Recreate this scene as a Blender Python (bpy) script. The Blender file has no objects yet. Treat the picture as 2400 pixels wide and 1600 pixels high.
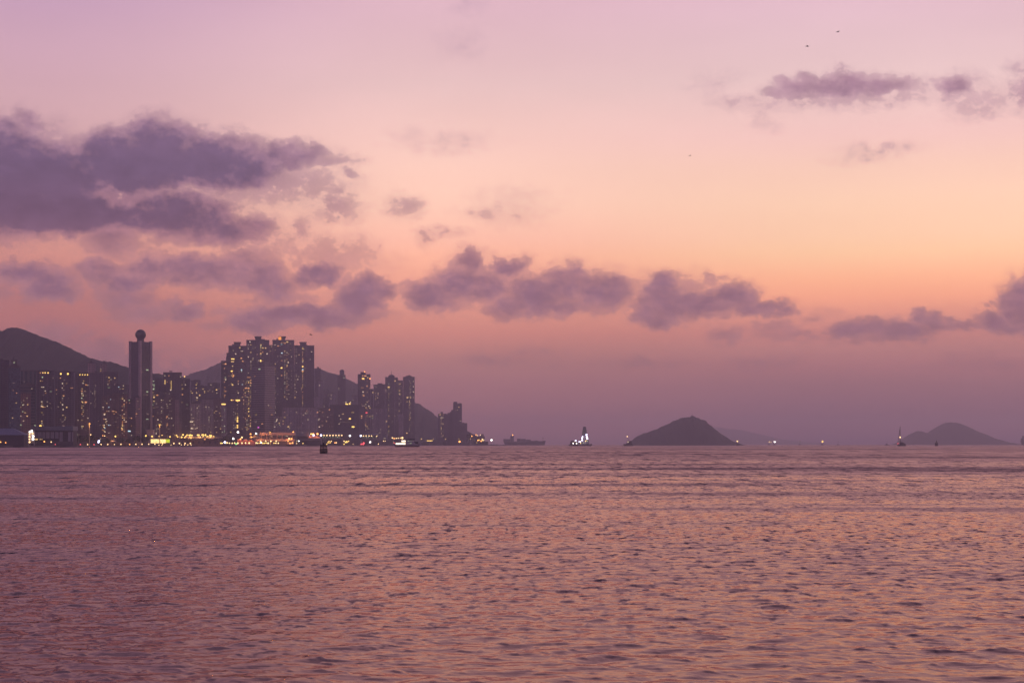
HAZE_TOP = 345.0; HAZE_D = 0.000095; HAZE_G = 0.55
HAZE_COL = (0.95, 0.88, 1.0, 1)
HAZE_SEEN = (0.235, 0.128, 0.165)          # what a long column of this haze looks like, measured
WAVE_A, WAVE_B, WAVE_C, STEEP = 0.014, 0.009, 0.0046, 2.7
LAM_A, LAM_B = 2.3, 1.3
N_A, N_B, N_C, BREEZE, FACING, FLECK = 0.08, 0.10, 0.12, 0.16, 0.12, 0.30
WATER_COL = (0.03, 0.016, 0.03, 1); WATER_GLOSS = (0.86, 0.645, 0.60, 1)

import bpy, math, random, bmesh
import numpy as np
from mathutils import Vector, Matrix
random.seed(7)
rng = np.random.default_rng(11)
scene = bpy.context.scene
COL = scene.collection
FOC, CX, HY, CAMH = 4200.0, 1200.0, 1040.5, 4.5     # focal length in photo pixels, centre column, horizon row, eye height

# ------------------------------------------------------------------ camera
cam_d = bpy.data.cameras.new("camera"); cam = bpy.data.objects.new("camera", cam_d); COL.objects.link(cam)
cam.location = (0, 0, CAMH); cam.rotation_euler = (math.pi/2, 0, 0)
cam_d.sensor_width = 36; cam_d.lens = 36*FOC/2400
cam_d.shift_y = (HY-800)/2400
cam_d.clip_start = 0.5; cam_d.clip_end = 120000
scene.camera = cam
def wx(px, D): return (px-CX)/FOC*D
def wz(py, D): return CAMH + (HY-py)/FOC*D

# ------------------------------------------------------------------ helpers
def lin(c):
    r = []
    for v in c[:3]:
        v = v/255.0
        r.append(v/12.92 if v <= 0.04045 else ((v+0.055)/1.055)**2.4)
    return tuple(r)+(1.0,)
def tag(o, label=None, cat=None, group=None, kind=None):
    if label: o['label'] = label
    if cat: o['category'] = cat
    if group: o['group'] = group
    if kind: o['kind'] = kind
    return o
def empty(name, loc, rz=0.0):
    o = bpy.data.objects.new(name, None); COL.objects.link(o)
    o.location = loc; o.rotation_euler = (0, 0, rz); o.empty_display_size = 1.0
    return o
class MB:
    """collects shapes, builds them as one mesh object"""
    def __init__(s): s.v = []; s.f = []; s.smooth = []
    def add(s, vs, fs, sm=False):
        b = len(s.v); s.v += [tuple(p) for p in vs]; s.f += [tuple(b+i for i in f) for f in fs]; s.smooth += [sm]*len(fs)
    def box(s, x0, x1, y0, y1, z0, z1):
        s.add([(x0,y0,z0),(x1,y0,z0),(x1,y1,z0),(x0,y1,z0),(x0,y0,z1),(x1,y0,z1),(x1,y1,z1),(x0,y1,z1)],
              [(0,3,2,1),(4,5,6,7),(0,1,5,4),(1,2,6,5),(2,3,7,6),(3,0,4,7)])
    def prism(s, pts, z0, z1, pts2=None):
        n = len(pts); p2 = pts2 or pts
        s.add([(x,y,z0) for x,y in pts]+[(x,y,z1) for x,y in p2],
              [tuple(reversed(range(n))), tuple(range(n, 2*n))]+[(i,(i+1)%n,n+(i+1)%n,n+i) for i in range(n)])
    def cyl(s, cx, cy, z0, z1, r0, r1=None, n=12):
        r1 = r0 if r1 is None else r1
        a = [(math.cos(2*math.pi*i/n), math.sin(2*math.pi*i/n)) for i in range(n)]
        s.prism([(cx+r0*c, cy+r0*q) for c,q in a], z0, z1, [(cx+r1*c, cy+r1*q) for c,q in a])
    def lathe(s, cx, cy, prof, n=20):
        vs = []; fs = []
        for r, z in prof:
            for i in range(n):
                t = 2*math.pi*i/n; vs.append((cx+r*math.cos(t), cy+r*math.sin(t), z))
        for k in range(len(prof)-1):
            for i in range(n):
                j = (i+1) % n; fs.append((k*n+i, k*n+j, (k+1)*n+j, (k+1)*n+i))
        fs.append(tuple(reversed(range(n)))); fs.append(tuple((len(prof)-1)*n+i for i in range(n)))
        s.add(vs, fs, True)
    def sphere(s, c, r, n=10, m=7, sz=1.0):
        s.lathe(c[0], c[1], [(max(r*math.sin(math.pi*k/m), r*0.02), c[2]-r*sz*math.cos(math.pi*k/m)) for k in range(m+1)], n)
    def bar(s, a, b, r, n=6, r2=None):
        a = Vector(a); b = Vector(b); d = (b-a); L = d.length
        if L < 1e-6: return
        q = d.to_track_quat('Z', 'Y').to_matrix(); r2 = r if r2 is None else r2
        vs = []
        for rr, z in ((r, 0), (r2, L)):
            for i in range(n):
                t = 2*math.pi*i/n; vs.append(a + q @ Vector((rr*math.cos(t), rr*math.sin(t), z)))
        s.add(vs, [tuple(reversed(range(n))), tuple(range(n, 2*n))]+[(i,(i+1)%n,n+(i+1)%n,n+i) for i in range(n)])
    def loft(s, secs, cap=True):
        """secs: list of equal-length point rings"""
        n = len(secs[0]); vs = [p for r in secs for p in r]; fs = []
        for k in range(len(secs)-1):
            for i in range(n):
                j = (i+1) % n; fs.append((k*n+i, k*n+j, (k+1)*n+j, (k+1)*n+i))
        if cap: fs.append(tuple(reversed(range(n)))); fs.append(tuple((len(secs)-1)*n+i for i in range(n)))
        s.add(vs, fs)
    def mesh(s, name, m):
        me = bpy.data.meshes.new(name); me.from_pydata(s.v, [], s.f); me.materials.append(m)
        me.polygons.foreach_set('use_smooth', s.smooth); me.update()
        return me
    def build(s, name, m, parent=None):
        o = bpy.data.objects.new(name, s.mesh(name, m)); COL.objects.link(o)
        if parent is not None: o.parent = parent
        return o

# ------------------------------------------------------------------ node helpers
class NT:
    def __init__(s, tree): s.t = tree; s.n = tree.nodes; s.l = tree.links
    def node(s, typ, **kw):
        n = s.n.new(typ)
        for k, v in kw.items(): setattr(n, k, v)
        return n
    def inp(s, sock, v):
        if hasattr(v, 'links') or hasattr(v, 'is_linked'): s.l.new(v, sock)
        else: sock.default_value = v
    def m(s, op, a, b=None, c=None, clamp=False):
        n = s.node('ShaderNodeMath', operation=op, use_clamp=clamp)
        for i, v in enumerate((a, b, c)):
            if v is not None: s.inp(n.inputs[i], v)
        return n.outputs[0]
    def v(s, op, a, b=None, c=None, out=0):
        n = s.node('ShaderNodeVectorMath', operation=op)
        for i, x in enumerate((a, b, c)):
            if x is not None: s.inp(n.inputs[i], x)
        return n.outputs[out]
    def noise(s, vec, scale, detail=4, rough=0.5, dims='3D', out='Fac', lac=2.0):
        n = s.node('ShaderNodeTexNoise', noise_dimensions=dims)
        s.inp(n.inputs['Vector'], vec); n.inputs['Scale'].default_value = scale
        n.inputs['Detail'].default_value = detail; n.inputs['Roughness'].default_value = rough; n.inputs['Lacunarity'].default_value = lac
        return n.outputs[out]
    def ramp(s, fac, stops, interp='LINEAR'):
        n = s.node('ShaderNodeValToRGB'); cr = n.color_ramp; cr.interpolation = interp
        stops = sorted(stops, key=lambda q: q[0])
        while len(cr.elements) < len(stops): cr.elements.new(0.5)
        for e, (p, c) in zip(cr.elements, stops): e.position = p; e.color = c
        s.inp(n.inputs[0], fac); return n.outputs[0]
    def mix(s, fac, a, b, typ='MIX'):
        n = s.node('ShaderNodeMix', data_type='RGBA', blend_type=typ)
        s.inp(n.inputs[0], fac); s.inp(n.inputs[6], a); s.inp(n.inputs[7], b)
        return n.outputs[2]
    def mapr(s, v, a, b, c=0.0, d=1.0, interp='LINEAR'):
        n = s.node('ShaderNodeMapRange', interpolation_type=interp)
        s.inp(n.inputs[0], v)
        for i, x in enumerate((a, b, c, d)): n.inputs[i+1].default_value = x
        return n.outputs[0]
    def comb(s, x, y, z=0.0):
        n = s.node('ShaderNodeCombineXYZ')
        for i, q in enumerate((x, y, z)): s.inp(n.inputs[i], q)
        return n.outputs[0]
def new_mat(name):
    m = bpy.data.materials.new(name); m.use_nodes = True; t = NT(m.node_tree); t.n.clear()
    out = t.node('ShaderNodeOutputMaterial'); return m, t, out
def plain(name, col, rough=0.7, metal=0.0, var=0.25, scale=0.3):
    m, t, out = new_mat(name); b = t.node('ShaderNodeBsdfPrincipled')
    tc = t.node('ShaderNodeTexCoord').outputs['Object']
    n = t.noise(tc, scale, 4, 0.6)
    f = t.mapr(n, 0.3, 0.7, 1-var, 1+var)
    c = t.v('SCALE', tuple(col[:3])); t.l.new(f, c.node.inputs['Scale'])
    t.l.new(c, b.inputs['Base Color']); b.inputs['Roughness'].default_value = rough; b.inputs['Metallic'].default_value = metal
    t.l.new(b.outputs[0], out.inputs[0]); return m
def glow(name, col, strength):
    m, t, out = new_mat(name); e = t.node('ShaderNodeEmission'); e.inputs[0].default_value = tuple(col[:3])+(1,); e.inputs[1].default_value = strength
    if name.startswith('window'):
        oi = t.node('ShaderNodeObjectInfo'); t.l.new(t.mapr(t.m('POWER', oi.outputs['Random'], 1.6), 0, 1, 0.3*strength, 1.7*strength), e.inputs[1])
    t.l.new(e.outputs[0], out.inputs[0])
    m.cycles.emission_sampling = 'NONE'
    return m

# ------------------------------------------------------------------ world: dusk sky with clouds, placed by azimuth and elevation
world = bpy.data.worlds.new("World"); scene.world = world; world.use_nodes = True
W = NT(world.node_tree); W.n.clear()
SUN_AZ, SUN_EL = math.radians(24), math.radians(1.5)
tc = W.node('ShaderNodeTexCoord').outputs['Generated']
sep = W.node('ShaderNodeSeparateXYZ'); W.l.new(tc, sep.inputs[0])
az = W.m('ARCTAN2', sep.outputs[0], sep.outputs[1])
el = W.m('ARCSINE', sep.outputs[2])
U = W.m('MULTIPLY', az, FOC); V = W.m('MULTIPLY', el, FOC)
P = W.comb(U, V)
def angpos(px, py):
    a = math.atan((px-CX)/FOC); e = math.atan((HY-py)/FOC*math.cos(a)); return a*FOC, e*FOC, math.cos(a)
def vpos(py): return math.atan((HY-py)/FOC)*FOC
VM = FOC*math.pi/2
def above_haze(y, c):
    """colour the sky has above the haze layer, so that it reads as c when seen through the layer"""
    th = math.atan((HY-y)/FOC); L = min((HAZE_TOP-CAMH)/math.sin(th), 25000.0); T = math.exp(-HAZE_D*L); c = lin(c)
    return tuple(max((c[i]-(1-T)*HAZE_SEEN[i])/T, 0.03) for i in range(3))+(1.0,)
def sky_ramp(stops):
    return W.ramp(W.m('POWER', W.m('DIVIDE', W.m('MAXIMUM', V, 0.0), VM, clamp=True), 0.5),
                  [((vpos(y)/VM)**0.5, above_haze(y, c)) for y, c in stops]+UP, 'LINEAR')
UP = [(((30*math.pi/180*FOC)/VM)**0.5, lin((176,150,184))), (((50*math.pi/180*FOC)/VM)**0.5, lin((128,116,156))), (1.0, lin((100,98,140)))]
SKY_L = [(1035,(150,104,114)),(950,(160,108,116)),(860,(168,113,118)),(780,(172,114,117)),(700,(184,121,120)),(620,(206,140,132)),(540,(212,150,140)),(400,(214,168,168)),(250,(211,168,177)),(100,(203,162,181)),(0,(197,157,185))]
SKY_M = [(1035,(136,100,112)),(1000,(141,102,113)),(950,(149,106,115)),(900,(158,111,118)),(860,(167,117,120)),(820,(182,124,122)),(780,(200,132,125)),(740,(212,142,130)),(700,(229,156,140)),(650,(246,170,147)),(600,(254,183,158)),(560,(254,190,169)),(480,(254,202,182)),(400,(251,203,187)),(330,(246,200,190)),(200,(232,193,192)),(100,(228,188,194)),(0,(225,183,196))]
SKY_R = [(1035,(130,96,112)),(1000,(136,100,113)),(950,(142,103,115)),(900,(152,108,117)),(860,(165,114,120)),(820,(178,123,124)),(780,(196,131,127)),(740,(224,150,134)),(700,(247,167,139)),(660,(254,180,146)),(600,(254,199,162)),(560,(254,203,171)),(480,(254,207,180)),(400,(252,205,187)),(330,(247,200,194)),(200,(236,200,199)),(100,(230,193,199)),(0,(228,188,202))]
cl, cm, cr_ = sky_ramp(SKY_L), sky_ramp(SKY_M), sky_ramp(SKY_R)
base = W.mix(W.mapr(U, -1150, -150, 0, 1, 'SMOOTHSTEP'), cl, cm)
base = W.mix(W.mapr(U, -100, 800, 0, 1, 'SMOOTHSTEP'), base, cr_)
# the eastern half of the sky, behind the viewer, is already darker
east = W.ramp(W.m('DIVIDE', W.m('MAXIMUM', V, 0.0), VM, clamp=True), [(0, lin((112,88,120))), (0.2, lin((120,98,140))), (0.6, lin((104,96,146))), (1.0, lin((100,98,150)))])
away = W.mapr(W.m('ABSOLUTE', W.m('SUBTRACT', az, SUN_AZ)), math.radians(55), math.radians(130), 0, 1, 'SMOOTHSTEP')
base = W.mix(away, base, east)
# very soft broad streaks
st = W.noise(W.v('MULTIPLY', P, (1/900, 1/260, 1)), 1.0, 3, 0.5, '2D')
base = W.v('SCALE', base); W.l.new(W.mapr(st, 0.3, 0.7, 0.965, 1.035), base.node.inputs['Scale'])
# --- cloud field
BL = [
 # big bank, upper left
 (10,440,190,105,1.6),(-60,420,200,130,1.6),(120,430,130,80,1.5),(170,490,240,55,1.5),(60,505,260,38,1.4),(400,505,170,50,1.25),(545,535,110,36,.95),(480,545,150,36,.8),
 (255,545,80,48,.8),(250,580,60,22,.6),(330,385,160,68,1.55),(375,335,85,58,1.3),(445,330,45,44,.9),(290,350,40,30,.75),(500,385,150,62,1.3),(560,350,60,40,.85),(230,400,80,50,.95),
 (640,365,120,30,.85),(715,358,70,24,.72),(760,378,80,16,.5),(818,402,30,12,.45),(620,420,110,48,.5),(700,430,110,42,.42),(560,455,90,20,.45),(785,478,46,34,.48),(800,446,36,8,.42),(790,500,60,28,.4),
 (65,285,44,30,.8),(10,300,50,30,.85),(100,320,60,40,.42),(165,350,50,30,.5),(190,375,40,30,.6),(120,290,40,20,.35),(30,325,60,30,.6),
 # small ones
 (945,482,34,26,.42),(960,500,30,12,.3),(1140,496,30,11,.28),(1210,505,42,18,.16),(997,557,18,16,.4),(1040,547,50,11,.34),(700,535,26,30,.42),(690,565,50,30,.32),(895,588,7,4,.35),(640,590,22,30,.36),
 # second row left
 (45,640,95,30,0.99),(110,668,80,38,0.99),(150,690,50,22,0.94),(20,620,40,18,0.82),(150,650,40,12,0.47),(-20,690,60,30,0.58),
 (235,640,50,30,0.94),(300,655,60,36,0.99),(345,630,60,34,0.99),(420,632,110,32,0.94),(520,640,100,40,0.91),(600,645,80,44,0.94),(640,672,60,40,0.94),(560,605,50,24,0.70),(600,600,40,26,0.58),
 (780,600,90,45,0.40),(700,600,70,34,0.35),(850,610,60,30,0.30),(752,636,50,30,1.08),(720,650,40,24,0.82),(690,700,50,12,0.41),(380,600,50,14,0.47),
 (290,700,60,34,0.73),(250,680,40,20,0.58),(340,735,80,20,0.70),(380,720,40,16,0.58),(430,727,42,28,1.05),(420,742,30,16,0.82),(540,725,60,14,0.41),(510,760,60,14,0.41),
 (590,750,60,24,0.99),(660,742,90,28,1.08),(760,742,100,28,1.03),(840,700,62,50,1.10),(870,680,46,40,1.10),(900,675,24,16,0.70),(830,745,80,20,0.70),(845,665,30,20,0.70),(620,770,90,8,0.58),
 # middle row
 (1010,690,70,44,1.0),(1075,665,74,52,1.0),(1140,665,60,44,.95),(1105,612,40,32,.8),(1070,625,24,20,.55),(960,662,44,14,.5),(1025,715,70,20,.8),(1130,630,40,22,.6),
 (1195,628,44,24,.85),(1228,618,22,22,.55),(1215,660,30,30,.35),(1190,715,50,26,.85),(1250,690,80,44,.98),(1330,665,66,44,1.0),(1345,640,34,20,.9),(1410,680,70,46,1.0),(1430,660,36,24,.9),(1300,715,120,22,.8),(1160,728,30,10,.5),
 (1490,665,30,22,.36),(1495,690,30,30,.34),(1560,710,76,50,1.0),(1560,670,40,34,.92),(1600,655,40,22,.45),(1555,755,50,20,.85),(1530,740,60,24,.85),(1650,715,90,34,1.0),(1720,695,60,36,1.0),(1725,680,40,18,.85),(1775,720,60,26,.95),(1830,732,36,14,.8),(1620,668,40,24,.5),(1660,660,16,20,.5),
 (1690,785,36,20,.5),(1700,770,50,10,.3),(1820,768,60,16,.42),(1880,780,50,14,.48),(1900,745,40,8,.3),(1930,735,30,10,.3),(1830,790,60,10,.3),
 # right row
 (1990,772,50,24,.85),(2040,768,60,20,.8),(2110,775,80,22,.85),(2160,748,28,22,.85),(2185,758,34,20,.8),(2080,790,60,10,.6),(2250,768,80,12,.65),(2330,755,44,24,.95),(2395,720,54,52,1.05),(2420,690,50,44,1.0),(2335,712,30,7,.5),(2370,765,60,14,.8),(2380,660,10,24,.4),
 # low faint banks
 (1190,838,100,16,.3),(1520,846,80,12,.28),(1790,845,60,12,.2),(2300,850,90,14,.22),
 (110,790,56,34,.62),(60,800,60,20,.5),(180,825,60,40,.5),(245,825,60,40,.62),(310,850,120,40,.5),(430,860,140,28,.42),(200,785,24,8,.4),
 # upper right
 (1870,205,60,26,.85),(1890,185,34,20,.72),(1830,222,50,16,.66),(1970,200,110,30,.95),(1975,178,34,20,.75),(2060,200,70,24,.85),(2110,195,44,18,.6),(2000,232,190,22,.42),(2235,208,44,26,.86),(2230,190,70,16,.45),(2160,205,80,20,.34),(2300,240,70,30,.3),
 (2395,210,34,44,.55),(2385,160,30,18,.4),(2330,260,80,16,.25),(1740,245,50,16,.28),(1800,250,60,20,.22),(2070,350,66,10,.24),(2030,365,60,12,.2),(1665,190,40,20,.18),(1790,295,30,12,.22),(1080,110,40,20,.2),(1100,5,30,20,.22),(1030,330,70,18,.14),(1200,480,60,20,.1),
]
warpA = W.v('MULTIPLY', W.v('SUBTRACT', W.noise(W.v('MULTIPLY', P, (1/150, 1/95, 1)), 1.0, 2, 0.5, '2D', 'Color'), (0.5,0.5,0.5)), (60, 42, 0))
warpB = W.v('MULTIPLY', W.v('SUBTRACT', W.noise(W.v('MULTIPLY', P, (1/34, 1/26, 1)), 1.0, 4, 0.6, '2D', 'Color'), (0.5,0.5,0.5)), (44, 34, 0))
Pw = W.v('ADD', W.v('ADD', P, warpA), warpB)
Pb = W.v('ADD', P, W.v('MULTIPLY', warpA, (0.35,0.35,0.35)))
F = None
for (bx, by, rx, ry, w) in BL:
    a_, e_, ca = angpos(bx, by); rx = rx*ca*ca*1.3; ry = ry*ca*1.3
    q = W.v('MULTIPLY_ADD', Pw, (1/rx, 1/ry, 0), (-a_/rx, -e_/ry, 0))
    d2 = W.v('DOT_PRODUCT', q, q, out=1)
    f = W.m('MULTIPLY_ADD', d2, -w*0.9, w)
    F = f if F is None else W.m('SMOOTH_MAX', F, f, 0.16)
F = W.m('MAXIMUM', F, -1.0)
n1 = W.noise(W.v('MULTIPLY', Pb, (1/85, 1/58, 1)), 1.0, 10, 0.66, '2D')
n3 = W.noise(W.v('MULTIPLY', Pb, (1/30, 1/21, 1)), 1.0, 7, 0.62, '2D')
dens = W.m('MULTIPLY_ADD', W.m('SUBTRACT', n1, 0.5), 1.30, F)
n4 = W.noise(W.v('MULTIPLY', P, (1/12, 1/9, 1)), 1.0, 5, 0.62, '2D')
dens = W.m('MULTIPLY_ADD', W.m('SUBTRACT', n3, 0.5), 0.95, dens)
dens = W.m('MULTIPLY_ADD', W.m('SUBTRACT', n4, 0.5), 0.20, dens)
a_, e_, ca = angpos(278, 466)
q = W.v('MULTIPLY_ADD', Pw, (1/75, 1/30, 0), (-a_/75, -e_/30, 0)); hole = W.m('MAXIMUM', W.m('SUBTRACT', 1.0, W.v('DOT_PRODUCT', q, q, out=1)), 0.0)
dens = W.m('MULTIPLY_ADD', hole, -0.75, dens)
alpha = W.m('MULTIPLY', W.mapr(dens, 0.0, 0.42, 0, 1, 'SMOOTHSTEP'), W.mapr(F, -0.05, 0.75, 0.2, 1.0))
veil = W.m('MULTIPLY', W.mapr(dens, -0.42, 0.35, 0, 0.30, 'SMOOTHSTEP'), W.mapr(F, -0.6, 0.3, 0.0, 1.0))
alpha = W.m('MAXIMUM', alpha, veil)
core = W.m('MULTIPLY', W.mapr(dens, 0.40, 1.2, 0, 1, 'SMOOTHSTEP'), W.mapr(F, 0.35, 0.95, 0.0, 1.0))
CE = lambda y: vpos(y)/1100.0
def cramp(stops): return W.ramp(W.m('DIVIDE', V, 1100.0, clamp=True), [(CE(y), lin(c)) for y, c in stops])
thin = cramp([(1030,(150,108,118)),(860,(152,108,118)),(760,(176,124,132)),(640,(182,128,138)),(560,(176,124,136)),(420,(158,118,142)),(200,(192,150,166)),(20,(196,160,178))])
thick = cramp([(1030,(136,100,114)),(860,(140,100,116)),(760,(154,108,126)),(680,(146,106,130)),(600,(134,98,122)),(520,(106,80,110)),(400,(106,84,118)),(330,(120,94,128)),(200,(168,126,148)),(20,(170,130,150))])
ccol = W.mix(core, thin, thick)
n2 = W.noise(W.v('MULTIPLY', P, (1/60, 1/40, 1)), 1.0, 5, 0.55, '2D')
ccol2 = W.v('SCALE', ccol); W.l.new(W.mapr(n2, 0.3, 0.7, 0.90, 1.10), ccol2.node.inputs['Scale'])
skyc = W.mix(W.m('MULTIPLY', alpha, W.mapr(V, -20, 150, 0.0, 0.95)), base, ccol2)
# scattered soft cloud over the parts of the sky the picture does not reach
hi = W.noise(W.v('MULTIPLY', tc, (2.0, 2.0, 5.0)), 1.6, 6, 0.6)
hia = W.m('MULTIPLY', W.mapr(hi, 0.5, 0.68, 0, 0.6, 'SMOOTHSTEP'), W.m('MAXIMUM', W.mapr(V, 1150, 1500, 0, 1), W.mapr(W.m('ABSOLUTE', U), 1250, 1500, 0, 1)))
skyc = W.mix(hia, skyc, lin((112,96,128)))
nish = W.node('ShaderNodeTexSky', sky_type='NISHITA', sun_disc=False, sun_elevation=SUN_EL, sun_rotation=SUN_AZ, air_density=1.5, dust_density=3.0, ozone_density=1.5)
nb = W.node('ShaderNodeBackground'); W.l.new(nish.outputs[0], nb.inputs[0]); nb.inputs[1].default_value = 0.0
bg = W.node('ShaderNodeBackground'); W.l.new(skyc, bg.inputs[0]); bg.inputs[1].default_value = 1.0
ad = W.node('ShaderNodeAddShader'); W.l.new(bg.outputs[0], ad.inputs[0]); W.l.new(nb.outputs[0], ad.inputs[1])
wo = W.node('ShaderNodeOutputWorld'); W.l.new(ad.outputs[0], wo.inputs[0])
world.cycles.sampling_method = 'MANUAL'; world.cycles.sample_map_resolution = 1024
sun_d = bpy.data.lights.new("sun", 'SUN'); sun = bpy.data.objects.new("sun", sun_d); COL.objects.link(sun)
sun_d.energy = 0.10; sun_d.angle = math.radians(70); sun_d.color = (1.0, 0.55, 0.38)
dirv = Vector((math.sin(SUN_AZ)*math.cos(math.radians(6)), math.cos(SUN_AZ)*math.cos(math.radians(6)), math.sin(math.radians(6))))
sun.rotation_euler = dirv.to_track_quat('Z', 'Y').to_euler()
scene.view_settings.view_transform = 'Standard'; scene.view_settings.look = 'None'
scene.view_settings.exposure = 0; scene.view_settings.gamma = 1
scene.cycles.max_bounces = 6; scene.cycles.diffuse_bounces = 2; scene.cycles.glossy_bounces = 3; scene.cycles.volume_bounces = 0
scene.cycles.use_denoising = True
scene.cycles.sample_clamp_indirect = 1.5
# ------------------------------------------------------------------ water: one sheet to the horizon, waves from a wind spectrum
def wave_tile(L, N, lam_lo, lam_hi, wind, spread, seed, rms, pw=-4.0):
    r = np.random.default_rng(seed)
    k1 = np.fft.fftfreq(N, L/N)*2*math.pi
    kx, ky = np.meshgrid(k1, k1, indexing='ij'); k = np.hypot(kx, ky); k[0,0] = 1e-6
    lo, hi = 2*math.pi/lam_hi, 2*math.pi/lam_lo
    amp = np.where((k > 0.3*lo), k**(pw/2)*np.exp(-(lo/k)**2/2)*np.exp(-(k/hi)**2), 0.0)
    c = (kx*math.cos(wind)+ky*math.sin(wind))/k
    amp *= np.abs(c)**spread + 0.12
    h = np.fft.ifft2(amp*(r.normal(size=(N,N))+1j*r.normal(size=(N,N)))).real
    return h*(rms/h.std())
def sample(T, L, x, y, ang):
    c, s = math.cos(ang), math.sin(ang)
    u = ((x*c - y*s)/L) % 1.0*T.shape[0]; v = ((x*s + y*c)/L) % 1.0*T.shape[0]
    i = np.floor(u).astype(np.int64); j = np.floor(v).astype(np.int64); fu = u-i; fv = v-j
    fu = fu*fu*(3-2*fu); fv = fv*fv*(3-2*fv)
    N = T.shape[0]; i %= N; j %= N; i2 = (i+1) % N; j2 = (j+1) % N
    return (T[i,j]*(1-fu)+T[i2,j]*fu)*(1-fv)+(T[i,j2]*(1-fu)+T[i2,j2]*fu)*fv
RM = 24000.0
rad = [5.0]
while rad[-1] < 30: rad.append(rad[-1]+0.4)
while rad[-1] < 800: rad.append(rad[-1]+max(0.045, 0.0021*rad[-1]))
while rad[-1] < RM: rad.append(rad[-1]*1.03)
rad = np.array(rad)
fine = math.radians(19)
angs = np.concatenate([np.radians(np.arange(-180, -19.5, 3.0)), np.linspace(-fine, fine, 1080), np.radians(np.arange(21, 180.1, 3.0))])
angs[-1] = math.pi
A, R = np.meshgrid(angs, rad)
X = R*np.sin(A); Y = R*np.cos(A)
t1 = wave_tile(230, 1024, 0.5, LAM_A, math.radians(75), 1.6, 3, WAVE_A)
t1b = wave_tile(163, 1024, 0.5, LAM_B, math.radians(110), 1.3, 4, WAVE_B)
t2 = wave_tile(47, 1024, 0.13, 0.8, math.radians(88), 1.2, 5, WAVE_C, -3.6)
Z = np.zeros_like(X)
fa = np.clip((1500-R)/900, 0, 1)
s1 = sample(t1, 230, X, Y, 0.15)/WAVE_A
Z += WAVE_A*(0.75*s1+0.9*np.clip(s1-1.1, 0, 3))*fa + sample(t1b, 163, X, Y, -0.4)*np.clip((900-R)/500, 0, 1)
gust = 0.65+0.7*np.clip(sample(wave_tile(900, 512, 25, 130, 1.4, 0.5, 9, 0.35), 900, X*0.6, Y, 0.3)+0.5, 0, 1)
s2 = sample(t2, 47, X, Y, 0.6)/WAVE_C
Z += WAVE_C*(0.55*s2+STEEP*np.clip(s2-1.0, 0, 3))*np.clip((260-R)/180, 0, 1)*gust
# long low wakes left by passing boats
for (xa, xb, ya, yb, hh, wd) in ((820,1160,1106,1103.5,.17,1.5),(80,600,1143,1137,.14,1.1),(0,270,1099.5,1099,.15,1.6),(330,600,1093,1092,.13,1.5),(1060,1330,1076,1074.5,.2,2.4),(1800,2400,1071,1073,.22,3.0),(1240,1500,1313,1300,.035,.35)):
    x0, y0 = wx(xa, CAMH*FOC/(ya-HY)), CAMH*FOC/(ya-HY); x1, y1 = wx(xb, CAMH*FOC/(yb-HY)), CAMH*FOC/(yb-HY)
    tt = (X-x0)/(x1-x0); yl = y0+(y1-y0)*tt+0.012*y0*np.sin(tt*5.1+xa); Z += hh*np.exp(-((Y-yl)/wd)**2)*np.clip(tt*4, 0, 1)*np.clip((1-tt)*4, 0, 1)
Z *= (np.abs(A) <= fine*1.0001)
nr, nc = X.shape
co = np.empty((nr*nc+1, 3), np.float32); co[:-1,0] = X.ravel(); co[:-1,1] = Y.ravel(); co[:-1,2] = Z.ravel(); co[-1] = (0,0,0)
ii = (np.arange(nr-1)[:,None]*nc + np.arange(nc-1)[None,:]).ravel()
quads = np.stack([ii, ii+1, ii+nc+1, ii+nc], 1)
tris = np.stack([np.full(nc-1, nr*nc), np.arange(nc-1)+1, np.arange(nc-1)], 1)
loops = np.concatenate([quads.ravel(), tris.ravel()]).astype(np.int32)
starts = np.concatenate([np.arange(len(quads))*4, len(quads)*4+np.arange(len(tris))*3]).astype(np.int32)
me = bpy.data.meshes.new('water'); me.vertices.add(len(co)); me.vertices.foreach_set('co', co.ravel())
me.loops.add(len(loops)); me.loops.foreach_set('vertex_index', loops)
me.polygons.add(len(starts)); me.polygons.foreach_set('loop_start', starts)
me.update(calc_edges=True)
me.polygons.foreach_set('use_smooth', np.ones(len(starts), bool))
wm, t, out = new_mat('water')
pos = t.node('ShaderNodeTexCoord').outputs['Object']
geo = t.node('ShaderNodeNewGeometry')
gust_n = t.noise(t.v('MULTIPLY', pos, (1/140, 1/55, 1)), 1.0, 4, 0.6)
gust_b = t.noise(t.v('MULTIPLY', pos, (1/900, 1/260, 1)), 1.0, 3, 0.6)
gf = t.mapr(t.m('ADD', gust_n, gust_b), 0.8, 1.22, 0.35, 1.5)
na = t.v('SUBTRACT', t.noise(t.v('MULTIPLY', pos, (2.0, 5.0, 1)), 1.0, 3, 0.55, out='Color'), (0.5,0.5,0.5))
nb_ = t.v('SUBTRACT', t.noise(t.v('MULTIPLY', pos, (0.5, 0.22, 1)), 1.0, 4, 0.6, out='Color'), (0.5,0.5,0.5))
nc_ = t.v('SUBTRACT', t.noise(t.v('MULTIPLY', pos, (0.16, 0.022, 1)), 1.0, 5, 0.65, out='Color'), (0.5,0.5,0.5))
dist = t.v('LENGTH', pos, out=1)
farA = t.mapr(dist, 60, 500, 1.0, 0.5); farB = t.mapr(dist, 80, 500, 0.25, 1.0); farC = t.mapr(dist, 120, 800, 0.1, 1.0)
def sc(v, s):
    o = t.v('SCALE', v); t.inp(o.node.inputs['Scale'], s); return o
pert = t.v('ADD', t.v('ADD', sc(na, t.m('MULTIPLY', farA, N_A)), sc(nb_, t.m('MULTIPLY', farB, N_B))), sc(nc_, t.m('MULTIPLY', farC, N_C)))
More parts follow.
